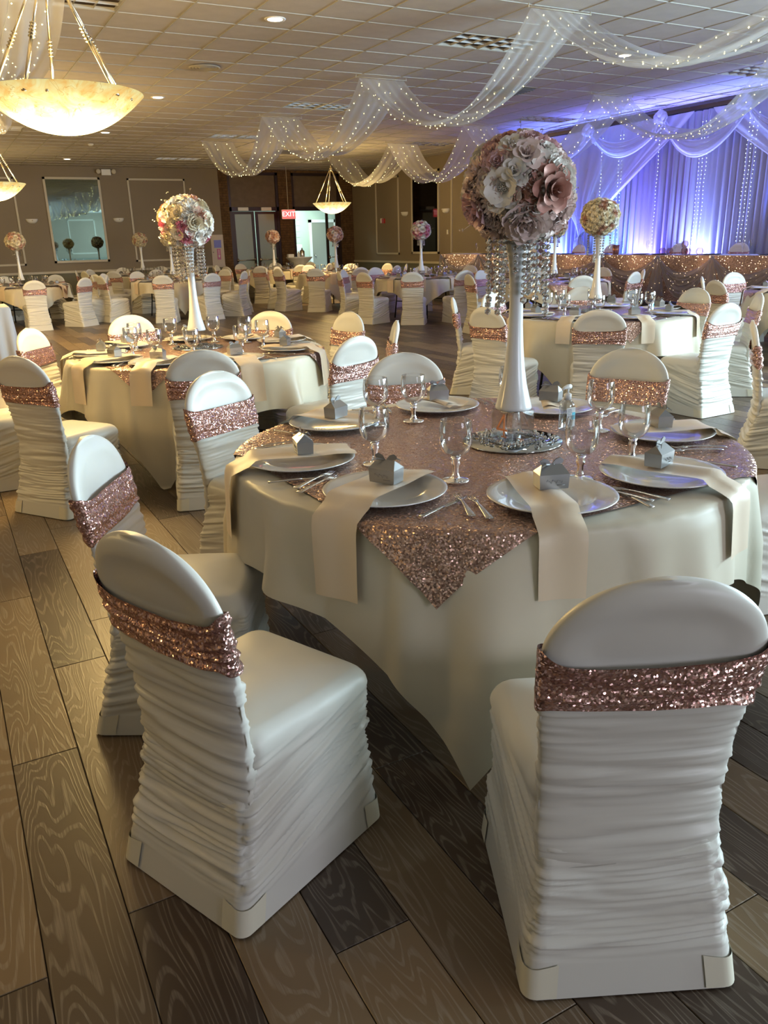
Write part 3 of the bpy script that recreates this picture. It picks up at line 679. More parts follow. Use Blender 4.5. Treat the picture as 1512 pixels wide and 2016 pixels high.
def strip(m, pts, wfn, T=None, th=.0018):
    V = []; n = len(pts)
    for i, (y, z) in enumerate(pts):
        w = wfn(i/(n-1)); V += [(-w, y, z), (w, y, z), (w*.8, y, z+th), (-w*.8, y, z+th)]
    Fs = [(3, 2, 1, 0), tuple(range(4*n-4, 4*n))]
    for i in range(n-1):
        for q in range(4): j = (q+1) % 4; Fs.append((4*i+q, 4*i+j, 4*i+4+j, 4*i+4+q))
    m.add(V, Fs, T)
def build_fork():
    m = MB(); pts = [(y, .002+.012*max(0, (y-.02)/.08)**1.5 if y < .09 else .014) for y in np.linspace(-.10, .045, 12)]
    pts = [(y, .003+.006*math.sin((y+.1)*12)) for y in np.linspace(-.10, .045, 14)]
    strip(m, pts, lambda t: .0095*(1-t)**1.2+.0028 if t < .85 else .0028+.009*((t-.85)/.15))
    for q in range(4):
        x = -.0096+q*.0064
        strip(m, [(.043, .0085), (.060, .006), (.075, .005), (.092, .0085)], lambda t: .0021-.0011*t, Matrix.Translation((x, 0, 0)))
    return m.mesh('fork', MAT['silver'])
def build_knife():
    m = MB(); strip(m, [(y, .002) for y in np.linspace(-.11, .0, 9)], lambda t: .0085-.004*t, None, .004)
    strip(m, [(y, .002) for y in np.linspace(.0, .115, 10)], lambda t: (.0055+.004*math.sin(PI*min(1, t*1.1)))*(1-max(0, t-.8)*4), None, .0015)
    return m.mesh('knife', MAT['silver'])
FORK, KNIFE = build_fork(), build_knife()

# ================================================================ FLOWERS
def petal(m, T, w, l, cup, curl, nu=5, nv=5, ruff=0., seed=0):
    def f(u, v):
        x = (u-.5)*2; ww = w*math.sin(PI*min(1, .14+.72*v))**.6
        z = cup*v*v*l + .22*w*x*x*(1 if cup >= 0 else -1) - curl*max(0, v-.6)**2*l*4
        return (x*ww, l*v, z+ruff*math.sin(u*9+seed+v*3)*v)
    m.grid(f, nu, nv, T)
def flower(kind, seed, mat, matc=None):
    m = MB(); rr = random.Random(seed)
    def ring(n, r0, tilt, w, l, cup, curl, z, ph, ruff=0., k=5):
        for i in range(n):
            a = 2*PI*i/n+ph+rr.uniform(-.12, .12)
            T = Matrix.Rotation(a, 4, 'Z') @ Matrix.Translation((0, r0, z)) @ Matrix.Rotation(tilt+rr.uniform(-.1, .1), 4, 'X')
            petal(m, T, w*rr.uniform(.85, 1.1), l*rr.uniform(.9, 1.1), cup, curl, k, k, ruff, rr.uniform(0, 6))
    if kind == 'rose':
        ring(3, .002, 1.45, .011, .026, .1, .3, .022, 0); ring(4, .007, 1.25, .016, .030, .1, .5, .016, .4)
        ring(5, .012, 1.0, .020, .034, .1, .6, .010, .2); ring(6, .016, .65, .025, .038, .1, .6, .005, .7); ring(7, .018, .2, .027, .042, .1, .6, 0, 0, .002)
    elif kind == 'peony':
        ring(6, .003, 1.3, .015, .028, .2, .2, .018, 0, .002); ring(8, .010, 1.05, .020, .032, .2, .2, .012, .3, .003)
        ring(9, .015, .75, .024, .038, .2, .2, .006, .1, .003); ring(9, .018, .35, .028, .044, .25, .1, 0, .5, .003)
    elif kind == 'dahlia':
        for q in range(5): ring(8+2*q, .004+.002*q, 1.35-.27*q, .0065, .024+.006*q, .1, .0, .020-.004*q, q*.3, 0, 3)
    elif kind == 'open':
        ring(5, .006, .45, .030, .048, .25, .3, .006, 0, .003); ring(5, .006, .15, .031, .054, .2, .3, 0, .6, .003)
    nm = {'rose': 'rose', 'peony': 'peony', 'dahlia': 'dahlia', 'open': 'blossom'}[kind]
    if kind in ('open',):
        m.k = 1
        for i in range(26):
            a = i*2.4; r = .0115*math.sqrt(i/26.); m.ico((r*math.cos(a), r*math.sin(a), .015+.004*(1-i/26.)), .0028)
        return mesh(nm, m.v, m.f, None, True, [mat, matc], m.m)
    return m.mesh(nm, mat)
def petal_mat(name, col, rough=.6, metal=0.):
    m = principled(name, col, rough, metal=metal, spec=.3, sheen=.2); tint(m, 30, .10); return m
FW_, FB, FP, FC, FG, FPK, FRD = (petal_mat('white_petal', (.88, .84, .78)), petal_mat('blush_petal', (.88, .72, .68)), petal_mat('pale_pink_petal', (.84, .58, .60)), petal_mat('cream_petal', (.84, .74, .54)),
    petal_mat('rose_gold_petal', (.50, .25, .20), .45, .15), petal_mat('pink_petal', (.70, .24, .34)), petal_mat('burgundy_petal', (.20, .05, .06)))
FT = petal_mat('dusty_peach_petal', (.62, .36, .27))
PAL = {}
def F_(kind, mt, seed=1):
    key = (kind, mt.name, seed)
    if key not in PAL: PAL[key] = flower(kind, seed, mt, MAT['chrome'])
    return PAL[key]
def ball(center, r, palette, n, label, group, parts=True, seed=0, fs=1.0, specials=()):
    rr = random.Random(seed); c = Vector(center)
    t = thing('flower_ball', label, 'flower arrangement', c, 0, group); out = MB() if not parts else None; mats = []
    core = MB().lathe([(r*.80*math.sin(PI*i/10), r*.74*-math.cos(PI*i/10)) for i in range(11)], 20, cap=False)
    obj('foam_core', core.mesh('foam_core', palette[0][1]), t)
    for i in range(n):
        z = 1-2*(i+.5)/n; a = i*2.39996+seed; q = math.sqrt(max(0, 1-z*z)); d = Vector((q*math.cos(a), q*math.sin(a), z))
        kind, mt = palette[rr.randrange(len(palette))]; s = rr.uniform(.82, 1.2)*fs
        for dv, kd, mm, sc in specials:
            dd = (d-dv.normalized()).length
            if dd < .20: kind, mt, s = kd, mm, sc*fs
        me = F_(kind, mt, 1+rr.randrange(2)); p = Vector((d.x*r*.80, d.y*r*.80, d.z*r*.74))
        R = d.to_track_quat('Z', 'Y').to_matrix().to_4x4() @ Matrix.Rotation(rr.uniform(0, 6.28), 4, 'Z')
        if parts:
            o = obj(me.name.split('.')[0], me, t); o.matrix_local = Matrix.Translation(p) @ R @ Matrix.Scale(s, 4)
        else:
            T = Matrix.Translation(p) @ R @ Matrix.Scale(s, 4); b = len(out.v); out.v += [tuple(T @ v.co) for v in me.vertices]
            if mt not in mats: mats.append(mt)
            out.f += [tuple(k+b for k in f.vertices) for f in me.polygons]; out.m += [mats.index(mt)]*len(me.polygons)
    if not parts: obj('flowers', mesh('flowers', out.v, out.f, None, True, mats, out.m), t)
    sp = MB(); rs = random.Random(seed+99)
    for i in range(14):
        d = Vector((rs.gauss(0, 1), rs.gauss(0, 1), rs.gauss(0, .8))).normalized(); p0, p1 = d*r*.8, d*(r*1.08+rs.uniform(0, .03))
        sp.tube([p0, p1], .0007, 4)
        for q in range(3): sp.ico(p1+Vector((rs.uniform(-1, 1), rs.uniform(-1, 1), rs.uniform(-1, 1)))*.008, .0035)
    obj('rhinestone_sprays', sp.mesh('rhinestone_sprays', MAT['chrome'], False), t)
    return t
def bead(m, c, r):
    c = Vector(c); V = [c+Vector((0, 0, r))]; 
    for zz, q in ((.45, .86), (-.45, .86)):
        for i in range(6): a = PI*i/3+(zz > 0)*.5; V.append(c+Vector((q*r*math.cos(a), q*r*math.sin(a), zz*r)))
    V.append(c-Vector((0, 0, r))); Fs = [(0, 1+i, 1+(i+1) % 6) for i in range(6)]+[(13, 7+(i+1) % 6, 7+i) for i in range(6)]
    for i in range(6): j = (i+1) % 6; Fs += [(1+i, 7+i, 1+j), (1+j, 7+i, 7+j)]
    m.add(V, Fs)
def strand_mesh(ln, r=.0085):
    m = MB(); z = 0
    while z > -ln: bead(m, (0, 0, z), r if z > -ln+.03 else r*1.25); z -= 2*r+.003
    m.tube([(0, 0, .01), (0, 0, -ln)], .0005, 4); return m.mesh('crystal_strand', MAT['crystal'], False)
STR = [strand_mesh(l, .0105) for l in (.12, .17, .21, .24)]
STRF = [strand_mesh(l, .014) for l in (.12, .18)]
def crystals(center, label, group, ns, near=True, R=.105):
    t = thing('crystal_garland', label, 'crystal garland', center, 0, group)
    obj('ring', MB().lathe([(R+.003, 0), (R, .004), (R-.003, 0), (R, -.004), (R+.003, 0)], 32, cap=False).mesh('ring', MAT['chrome']), t)
    rr = random.Random(ns)
    for i in range(ns):
        a = 2*PI*i/ns+rr.uniform(-.1, .1); q = R*(1 if i % 3 else .62)
        ms = STR if near else STRF
        obj('crystal_strand', ms[rr.randrange(len(ms))], t, (q*math.cos(a), q*math.sin(a), -.004), a)
    return t
VASE = MB().lathe([(0, 0), (.064, 0), (.067, .004), (.0655, .012), (.057, .045), (.046, .09), (.037, .15), (.030, .22), (.0255, .30), (.024, .38), (.0265, .46), (.033, .53), (.041, .575), (.047, .592), (.045, .594), (.031, .53), (.022, .45), (0, .44)], 40, cap=False).mesh('tower_vase', MAT['vase'])
MIR = MB().lathe([(0, 0), (.182, 0), (.185, .003), (.182, .006), (0, .006)], 56, cap=False).mesh('mirror_disc', MAT['mirror'])
def build_tray():
    m = MB().bbox(-.085, .085, -.085, .085, 0, .006, .002); b = MB()
    for i in range(11):
        p = -.08+.016*i
        for q in ((p, -.088), (p, .088), (-.088, p), (.088, p)): bead(b, (q[0], q[1], .009), .0085)
    g = MB(); rr = random.Random(4)
    for i in range(60):
        a = rr.uniform(0, 6.28); r = rr.uniform(.11, .165); bead(g, (r*math.cos(a), r*math.sin(a), -.0005), .0068)
    return m.mesh('tray', MAT['mirror'], False), b.mesh('crystal_edge', MAT['crystal'], False), g.mesh('glass_gems', MAT['crystal'], False)
TRAY, TRE, GEMS = build_tray()
def build_riser():
    m = MB(); s, h, t = .055, .110, .003
    m.box(-s, s, -s, -s+t, 0, h-t); m.box(-s, s, s-t, s, 0, h-t); m.box(-s, -s+t, -s+t, s-t, 0, h-t); m.box(s-t, s, -s+t, s-t, 0, h-t); m.box(-s, s, -s, s, h-t, h)
    return m.mesh('acrylic_riser', MAT['acrylic'], False)
RISER = build_riser()
def four():
    m = MB(); t = .0035; y0, y1 = -.0012, .0012
    def bar(a, b, w=.0032):
        a, b = Vector((a[0], 0, a[1])), Vector((b[0], 0, b[1])); d = (b-a).normalized(); n = Vector((-d.z, 0, d.x))*w
        V = [p+Vector((0, yy, 0)) for yy in (y0, y1) for p in (a-n, b-n, b+n, a+n)]
        m.add(V, [(0, 1, 2, 3), (7, 6, 5, 4), (0, 4, 5, 1), (1, 5, 6, 2), (2, 6, 7, 3), (3, 7, 4, 0)])
    bar((.008, 0), (.008, .072)); bar((.008, .072), (-.024, .022)); bar((-.026, .022), (.022, .022)); bar((-.004, 0), (.020, 0), .002)
    return m.mesh('number_four', MAT['rose_gold'], False)
FOUR = four()
HUR = MB().lathe([(.020, 0), (.030, .02), (.034, .05), (.028, .08), (.022, .098)], 24, cap=False).mesh('votive_glass', MAT['glass'])

def drape(name, half, rot, R, z0, mat, n=90, folds=11, amp=.05, flare=.10, seed=0, zmin=.012, lift=0.):
    ph = seed*1.7; c, s = math.cos(rot), math.sin(rot); g = np.linspace(-1, 1, n)*half; V = []
    for y in g:
        for x in g:
            X, Y = x*c-y*s, x*s+y*c; r = math.hypot(X, Y); a = math.atan2(Y, X)
            if r <= R: V.append((X, Y, z0+(.0 if r < R-.02 else -.004*((r-R+.02)/.02)**2))); continue
            d = r-R; e = .012
            k = min(1, d/.06)
            fo = amp*min(1, d/.28)*(math.sin(folds*a+ph)+.55*math.sin((folds*1.7+1)*a+ph*2.1)+.3*math.sin((folds*2.9)*a+ph))
            rr = R+lift+.008+.012*k+flare*max(0, d-.04)+max(-.006, fo)*k
            z = z0-.004-max(0, d-.012)
            if z < zmin: rr += (zmin-z)*.5; z = zmin+.004*random.random()
            V.append((rr*math.cos(a), rr*math.sin(a), z))
    Fs = [(j*n+i, j*n+i+1, j*n+n+i+1, j*n+n+i) for j in range(n-1) for i in range(n-1)]
    return mesh(name, V, Fs, mat)
def table_frame(x, y, R, label, group):
    t = thing('round_table', label, 'table', (x, y, 0), random.uniform(0, 1.5), group)
    obj('tabletop', MB().lathe([(0, .735), (R-.006, .735), (R-.002, .742), (R-.002, .752), (R-.006, .757), (0, .757)], 48, cap=False).mesh('tabletop', MAT['wood']), t)
    for sx in (-1, 1):
        for sy in (-1, 1):
            obj('leg', MB().tube([(sx*.40, sy*.32, .735), (sx*.42, sy*.34, .35), (sx*.46, sy*.36, .012)], .013, 8).mesh('leg', MAT['black']), t)
        obj('brace', MB().tube([(sx*.41, -.33, .33), (sx*.41, .33, .33)], .009, 8).mesh('brace', MAT['black']), t)
    obj('spreader', MB().tube([(-.40, 0, .55), (.40, 0, .55)], .009, 8).mesh('spreader', MAT['black']), t)
    return t
def sanitizer(x, y, z, rz, label):
    t = thing('sanitizer_bottle', label, 'bottle', (x, y, z), rz)
    m = MB()
    def ring(w, d, zz, k=.012):
        pts = []
        for cx, cy, a0 in ((w-k, d-k, 0), (-w+k, d-k, 90), (-w+k, -d+k, 180), (w-k, -d+k, 270)):
            for q in (0, 30, 60, 90): a = math.radians(a0+q); pts.append((cx+k*math.cos(a), cy+k*math.sin(a), zz))
        return pts
    R = [ring(.028, .018, 0), ring(.030, .020, .004), ring(.030, .020, .092), ring(.024, .016, .106), ring(.0135, .0125, .113), ring(.0125, .0123, .118)]
    V = sum(R, []); Fs = [tuple(range(15, -1, -1)), tuple(range(80, 96))]
    for k in range(5):
        for i in range(16): j = (i+1) % 16; Fs.append((k*16+i, k*16+j, k*16+16+j, k*16+16+i))
    obj('bottle_body', m.add(V, Fs).mesh('bottle_body', thin_glass('clear_gel_bottle', (.90, .96, 1), .7)), t)
    obj('collar', MB().lathe([(0, .117), (.0145, .117), (.0145, .138), (.009, .142), (0, .142)], 20, cap=False).mesh('collar', MAT['white']), t)
    p = MB().tube([(0, 0, .142), (0, 0, .160)], .005, 10); p.tube([(.014, 0, .166), (-.004, 0, .167), (-.022, 0, .164), (-.032, 0, .158)], [.009, .009, .006, .004], 10); obj('pump_head', p.mesh('pump_head', MAT['white']), t)
    b = MB().box(-.0245, .0245, -.0212, -.0203, .012, .088); o = obj('label_sticker', b.mesh('label_sticker', MAT['white'], False), t)
    q = MB()
    for i in range(9): q.box(-.022, .001+.002*(i % 3), -.0216, -.0211, .080-.006*i, .0822-.006*i)
    q.box(-.020, -.008, -.0216, -.0211, .015, .024); obj('small_print', q.mesh('small_print', principled('small_print', (.16, .18, .24), .6), False), o)
    obj('blue_patch', MB().box(.006, .0235, -.0218, -.0212, .040, .068).mesh('blue_patch', principled('label_blue', (.10, .55, .72), .4), False), o)

# palettes
PAL1 = [('rose', FW_), ('peony', FB), ('peony', FW_), ('rose', FB), ('open', FW_), ('peony', FW_), ('peony', FP), ('rose', FW_), ('dahlia', FB)]
PAL2 = [('dahlia', FW_), ('open', FC), ('peony', FC), ('dahlia', FT), ('dahlia', FPK), ('rose', FW_), ('dahlia', FW_), ('open', FW_)]
PAL3 = [('dahlia', FC), ('dahlia', FW_), ('rose', FC), ('dahlia', FC), ('dahlia', FT), ('rose', FC)]
PAL4 = [('dahlia', FT), ('rose', FT), ('dahlia', FB), ('rose', FC)]
PAL5 = [('rose', FB), ('dahlia', FP), ('peony', FW_), ('rose', FT)]

# ================================================================ TABLES
VIEW = math.atan2(.83, .45)
def centerpiece(x, y, key, where, pal, near, seed, specials=(), n=64, number=False, fs=1.0, R=.192, garland=True):
    z = .7665; g = None
    t = thing('centerpiece_base', 'round mirror and clear riser, ' + where, 'centerpiece base', (x, y, z), .02)
    obj('mirror_disc', MIR, t)
    if near:
        obj('tray', TRAY, t, (0, 0, .006), PI/4*0+.1); obj('crystal_edge', TRE, t, (0, 0, .006), .1, kind='stuff'); obj('glass_gems', GEMS, t, (0, 0, .0125), kind='stuff')
        r = obj('acrylic_riser', RISER, t, (0, 0, .014), .1)
        if number:
            obj('number_four', FOUR, r, (-.0565, -.004, .014), -PI/2, label='rose gold number four', scale=(1.15, 1, 1.15)); obj('number_four', FOUR, r, (.0565, .004, .014), PI/2, label='rose gold number four seen through the riser', scale=(1.15, 1, 1.15))
        obj('votive_glass', HUR, r, (0, 0, .002))
    else: obj('acrylic_riser', RISER, t, (0, 0, .006), .1, scale=(1, 1, 1.07))
    zt = z+.014+.1103
    obj('tower_vase', VASE, None, (x, y, zt), label='tall white flared vase, ' + where, cat='vase')
    ball((x, y, zt+.594+.155), R, pal, n, {'T1': 'large blush and white flower ball with rose gold rose on the ', 'T2': 'cream, peach and pink spiky flower ball on the ', 'T3': 'cream flower ball with one pink rose on the ', 'T4': 'dusty peach flower ball half hidden on the '}.get(key, 'round flower ball, ')+where, g, near, seed, fs, specials)
    if garland: crystals((x, y, zt+.594-.005), 'crystal bead garland, ' + where, g, 24 if key in ('T1', 'T2') else (12 if near else 7), near)
def setting(tx, ty, ang, R, hr, where, key, near, hang=True, gob=None, fav_rz=0., folded=False):
    u = Vector((math.cos(ang), math.sin(ang))); tn = Vector((-u.y, u.x)); rp = R-.215; zt = .7695; rz = ang-PI/2
    px_, py_ = tx+u.x*rp, ty+u.y*rp; pl = ", %s o'clock place, %s" % (hr, where)
    gr = lambda s: None if near else s+' on the '+where
    obj('charger_plate', CHARGER, None, (px_, py_, zt), rz, label='pearl charger plate' + pl, cat='plate', group=gr('plates'))
    if folded: nk = obj('napkin', NAPF[nchair[0] % 2], None, (px_, py_, zt), rz+.7, label='champagne napkin folded flat' + pl, cat='napkin', group=gr('napkins'))
    else: nk = obj('napkin', NAPK[(hash_(ang)) % 3], None, (tx, ty, zt-.004+.002), rz-(.055 if key == 'T1' and -115 < math.degrees(ang) < -100 else 0), label='champagne napkin hanging down' + pl, cat='napkin', group=gr('napkins'))
    f = thing('favor_box', 'silver gable favor box' + pl, 'box', (px_-u.x*.01, py_-u.y*.01, zt+(.034 if not folded else .040)), rz+PI+fav_rz, gr('favor boxes')); f.scale = (1.18,)*3
    obj('carton', BOX, f); 
    if near: obj('bow_flap', WING, f)
    if key in ('T1', 'T2'): obj('printed_script', PRN, f)
    gx, gy = gob if gob else (tx+math.cos(ang+.32)*(R-.42), ty+math.sin(ang+.32)*(R-.42))
    g = thing('water_goblet', 'clear water goblet' + pl, 'glass', (gx, gy, .7695), 0, gr('goblets')); g.scale = (1.1, 1.1, 1); obj('bowl', GB, g); obj('stem', GST, g)
    if near or key == 'x':
        for q, off in enumerate((-.225, -.262)):
            obj('fork', FORK, None, (tx+u.x*(rp+.03*(1-q))+tn.x*off, ty+u.y*(rp+.03*(1-q))+tn.y*off, .7695), rz+PI+random.uniform(-.07, .07),
                label=('inner' if q == 0 else 'outer')+' steel fork' + pl, cat='fork')
        obj('knife', KNIFE, None, (tx+u.x*(rp+.04)+tn.x*.222, ty+u.y*(rp+.04)+tn.y*.222, .7695), rz+PI+random.uniform(-.12, .12), label='steel table knife' + pl, cat='knife')
def hash_(a): return int(abs(a)*1000) % 97
def table(key, x, y, R, where, chairs, seats, near, rotc, roto, half_c=1.15, half_o=.76, cp=None, **k):
    table_frame(x, y, R, 'folding round table, ' + where, 'round banquet tables')
    obj('tablecloth', drape('tablecloth', half_c, math.radians(rotc), R, .7600, MAT['cloth'], 120 if near else 56, 9, .042, .07, hash_(x)), None, (x, y, 0), label='ivory square tablecloth draped over the ' + where, cat='tablecloth')
    obj('sequin_overlay', drape('sequin_overlay', half_o, math.radians(roto), R, .7645, MAT['sequin_table'], 90 if near else 40, 13, .022, .10, hash_(y), lift=.012), None, (x, y, 0), label='rose gold sequin overlay cloth on the ' + where, cat='tablecloth')
    ch = chairs(x, y); hh = hours(x, y, [math.atan2(c[1]-y, c[0]-x) for c in ch])
    for (cx, cy, fa), h in zip(ch, hh):
        lab = "ivory covered chair with rose sash, %s o'clock place, %s" % (h, where)
        chair(cx, cy, fa, lab, 'covered chairs around the ' + where, near or True, pockets=near)
    sh = hours(x, y, [math.radians(a) for a in seats])
    for a, h in zip(seats, sh): setting(x, y, math.radians(a), R, h, where, key, near, folded=(a in k.get('folded', ())), gob=k.get('gobs', {}).get(a))
    cx, cy = cp or (x, y)
    centerpiece(cx, cy, key, where, k.get('pal', PAL5), near, int(x*10+y), k.get('specials', ()), k.get('n', 60), key == 'T1', k.get('fs', 1.0), garland=k.get('garland', True))
def tops(pts, off=.235, face=None):
    def f(x, y):
        out = []
        for p in pts:
            px_, py_ = p[:2]
            if len(p) > 3: out.append((p[0], p[1], math.radians(p[2]))); continue
            fa = math.atan2(y-py_, x-px_)+(math.radians(p[2]) if len(p) > 2 else 0)
            out.append((px_+math.cos(fa)*off, py_+math.sin(fa)*off, fa))
        return out
    return f
def ringc(angs, r):
    return lambda x, y: [(x+r*math.cos(math.radians(a)), y+r*math.sin(math.radians(a)), math.radians(a)+PI) for a in angs]
toCam = lambda x, y, z: (Vector((0, 0, CAM_H))-Vector((x, y, z))).normalized()
dc = toCam(1.75, 2.33, 1.65); right = Vector((dc.y*-1, dc.x, 0)).normalized(); upv = Vector((0, 0, 1))
sp1 = [(dc*.75+right*.60+upv*.05, 'rose', FG, 1.6), (dc*.9-right*.45-upv*.05, 'open', FW_, 1.35), (dc*.85-upv*.75+right*.05, 'peony', FB, 1.5), (dc*.5-right*.85-upv*.45, 'peony', FP, 1.35), (dc*.8+upv*.45+right*.05, 'rose', FB, 1.3), (dc*.4+upv*1.2-right*.1, 'rose', FG, 1.0), (dc*.9+upv*.0+right*.08, 'dahlia', FT, .9)]
table('T1', 1.68, 2.33, .90, 'front table',
    tops([(1.12, 1.085, 64.4, 1), (.504, 1.681, 23.7, 1), (.545, 2.43, -30, 1), (1.07, 3.60), (2.07, 3.58), (3.06, 2.98), (3.15, 1.95), (2.45, .80)]),
    [-109, -151, 168, 118, 72, 29, -23, -72], True, -127+45, -133+45, 1.17, .80, (1.79, 2.30), pal=PAL1, specials=sp1, n=92, fs=.92, folded=(72, 29),
    gobs={-151: (1.33, 1.99), -109: (1.66, 1.79), 168: (1.21, 2.30), 118: (1.50, 2.83), 72: (1.66, 2.80), -23: (2.16, 2.24), -72: (1.95, 1.86), 29: (2.10, 2.72)})
table('T2', 1.60, 5.75, .89, 'left middle table',
    tops([(.57, 6.54), (.34, 4.86), (1.25, 4.44), (1.43, 7.17), (2.5, 6.63), (2.97, 6.04), (2.89, 5.13), (2.23, 4.45, -6), (.06, 5.73)]),
    [-128, 165, 125, 80, 40, 5, -40, -85, -160], True, -123+45, -128+45, 1.20, .77, (1.645, 5.90), pal=PAL2, n=84, fs=.95, folded=(80, 40))
table('T3', 5.62, 5.95, .90, 'right middle table',
    tops([(4.5, 6.77), (4.06, 5.62), (5.24, 7.15), (6.47, 7.1), (7.0, 5.97), (6.72, 5.01), (5.66, 4.50), (4.55, 4.78)]),
    [-150, 170, 128, 80, 35, -15, -60, -105], True, -100, -70, 1.20, .77, (5.70, 6.07), pal=PAL3, n=100, fs=.80, folded=(80, 35))
table('T4', 9.05, 10.65, .90, 'table in front of the head table',
    tops([(8.23, 9.05), (9.46, 9.25), (10.14, 9.75), (7.55, 10.93), (8.62, 12.1), (10.45, 11.0), (9.8, 12.0)]),
    [-150, 165, 120, 75, 30, -15, -60, -105], False, 20, 10, 1.12, .77, pal=PAL4, fs=1.1)
table('TR', 9.75, 6.35, .90, 'table cut by the right edge',
    tops([(8.25, 6.75), (8.85, 7.45), (9.95, 7.85), (8.35, 5.6), (9.2, 4.95)]), [-150, 165, 120, 75, -105], False, 30, 12, 1.12, .77, pal=PAL4)
table('TD', 8.55, 14.05, .90, 'far table before the head table end', ringc([-161, -127, -93, -57, -20, 20, 58, 95, 132, 166], 1.43),
    [-160, -120, -80, -40, 0, 45, 90, 135], False, 10, 5, 1.12, .77, pal=[('rose', FW_), ('peony', FW_), ('dahlia', FPK), ('rose', FP)])
table('TC', 8.5, 17.85, .90, 'far table below the small bowl lamp', ringc([-168, -132, -97, -60, -24, 14, 52, 90, 126, 160], 1.43),
    [-160, -120, -80, -40, 0, 45, 90, 135], False, 25, 0, 1.12, .77, pal=PAL5)
table('TE', 8.35, 21.5, .90, 'farthest table before the glass doors', ringc([-160, -124, -88, -50, -10, 30, 68, 105, 142, 172], 1.43),
    [-160, -120, -80, -40, 0, 45, 90, 135], False, 0, 15, 1.12, .77, pal=[('rose', FT), ('dahlia', FT), ('rose', FB)])
table('TF', 4.65, 18.1, .90, 'far table behind the spiky flower ball', ringc([-165, -112, -77, -42, -5, 30, 68, 105, 140, 170], 1.43),
    [-160, -120, -80, -40, 0, 45, 90, 135], False, 40, 20, 1.12, .77, pal=PAL3)
table('TG', 4.95, 22.3, .90, 'farthest table right of the wall mirror', ringc([-161, -128, -92, -55, -18, 20, 60, 97, 134, 168], 1.43),
    [-160, -120, -80, -40, 0, 45, 90, 135], False, 0, 30, 1.12, .77, pal=[('rose', FT), ('dahlia', FC), ('rose', FC)], garland=False)
table('TL', 1.60, 18.35, .90, 'far left table below the wall mirror', ringc([-88, -52, -16, 22, 60, 97, 133, 168, -160, -124], 1.43),
    [-160, -120, -80, -40, 0, 45, 90, 135], False, 50, 8, 1.12, .77, pal=[('rose', FC), ('dahlia', FC), ('rose', FT)])
table('TK', -.60, 21.9, .90, 'farthest table at the left edge', ringc([-60, -20, 20, 60, 100], 1.43),
    [-60, 0, 60, 120], False, 50, 8, 1.12, .77, pal=[('rose', FC), ('dahlia', FC), ('rose', FW_)])
table('T5', 5.75, 2.15, .90, 'near table outside the right edge', tops([(4.42, 2.50, -8, 1), (4.75, 1.20, 43, 1), (4.8, 3.28, -50, 1)]), [170, 130, -150], False, 30, 12, 1.12, .77, pal=PAL4)
sanitizer(2.075, 2.33, .7695, .35-.2, 'clear pump sanitizer bottle behind the goblets on the front table')
sanitizer(6.07, 5.70, .7695, .35, 'clear pump sanitizer bottle on the right middle table')
# skirted white table at the left edge
t = thing('service_table', 'white pleated skirted table cut by the left edge', 'table', (-.05, 12.45, 0))
obj('table_cloth_top', MB().bbox(-.9, .9, -.40, .40, .725, .76, .006).mesh('table_cloth_top', MAT['white_cloth'], False), t)
def skf(u, v):
    s = u*5.2; seq = [(-.9, -.4), (.9, -.4), (.9, .4), (-.9, .4), (-.9, -.4)]; ln = [1.8, .8, 1.8, .8]
    for k in range(4):
        if s <= ln[k] or k == 3: break
        s -= ln[k]
    a, b = Vector(seq[k]), Vector(seq[k+1]); p = a+(b-a)*min(1, s/ln[k]); nn = Vector(((b-a).y, -(b-a).x)).normalized()
    o = .008+(.012+.02*v)*v**.3*math.sin(u*190)+.03*v; return (p.x+nn.x*o, p.y+nn.y*o, .74-.725*v)
obj('pleated_skirt', MB().grid(skf, 420, 7).mesh('pleated_skirt', MAT['white_cloth']), t)
# cocktail table by the foyer
t = thing('cocktail_table', 'tall round cocktail table in stretch cover by the foyer door', 'table', (9.8, 23.15, 0))
obj('stretch_cover', MB().lathe([(.36, 0), (.30, .06), (.17, .35), (.15, .55), (.20, .85), (.38, 1.03), (.40, 1.045), (.40, 1.06), (0, 1.062)], 40, cap=False).mesh('stretch_cover', MAT['spandex']), t)
obj('drinks_urn', MB().lathe([(0, 0), (.07, 0), (.075, .02), (.075, .16), (.05, .19), (.02, .21), (.02, .25), (0, .26)], 24, cap=False).mesh('drinks_urn', MAT['chrome']), None, (9.88, 23.1, 1.063), label='shiny metal pot on the cocktail table', cat='pot')
obj('napkin_box', MB().bbox(-.09, .09, -.06, .06, 0, .09, .01).mesh('napkin_box', MAT['white'], False), None, (9.52, 23.15, 1.063), label='white box at the left of the cocktail table', cat='box')
obj('white_flask', MB().lathe([(0, 0), (.035, 0), (.035, .11), (.02, .13), (.02, .16), (0, .165)], 16, cap=False).mesh('white_flask', MAT['white']), None, (9.74, 23.05, 1.063), label='white flask beside the metal pot on the cocktail table', cat='flask')

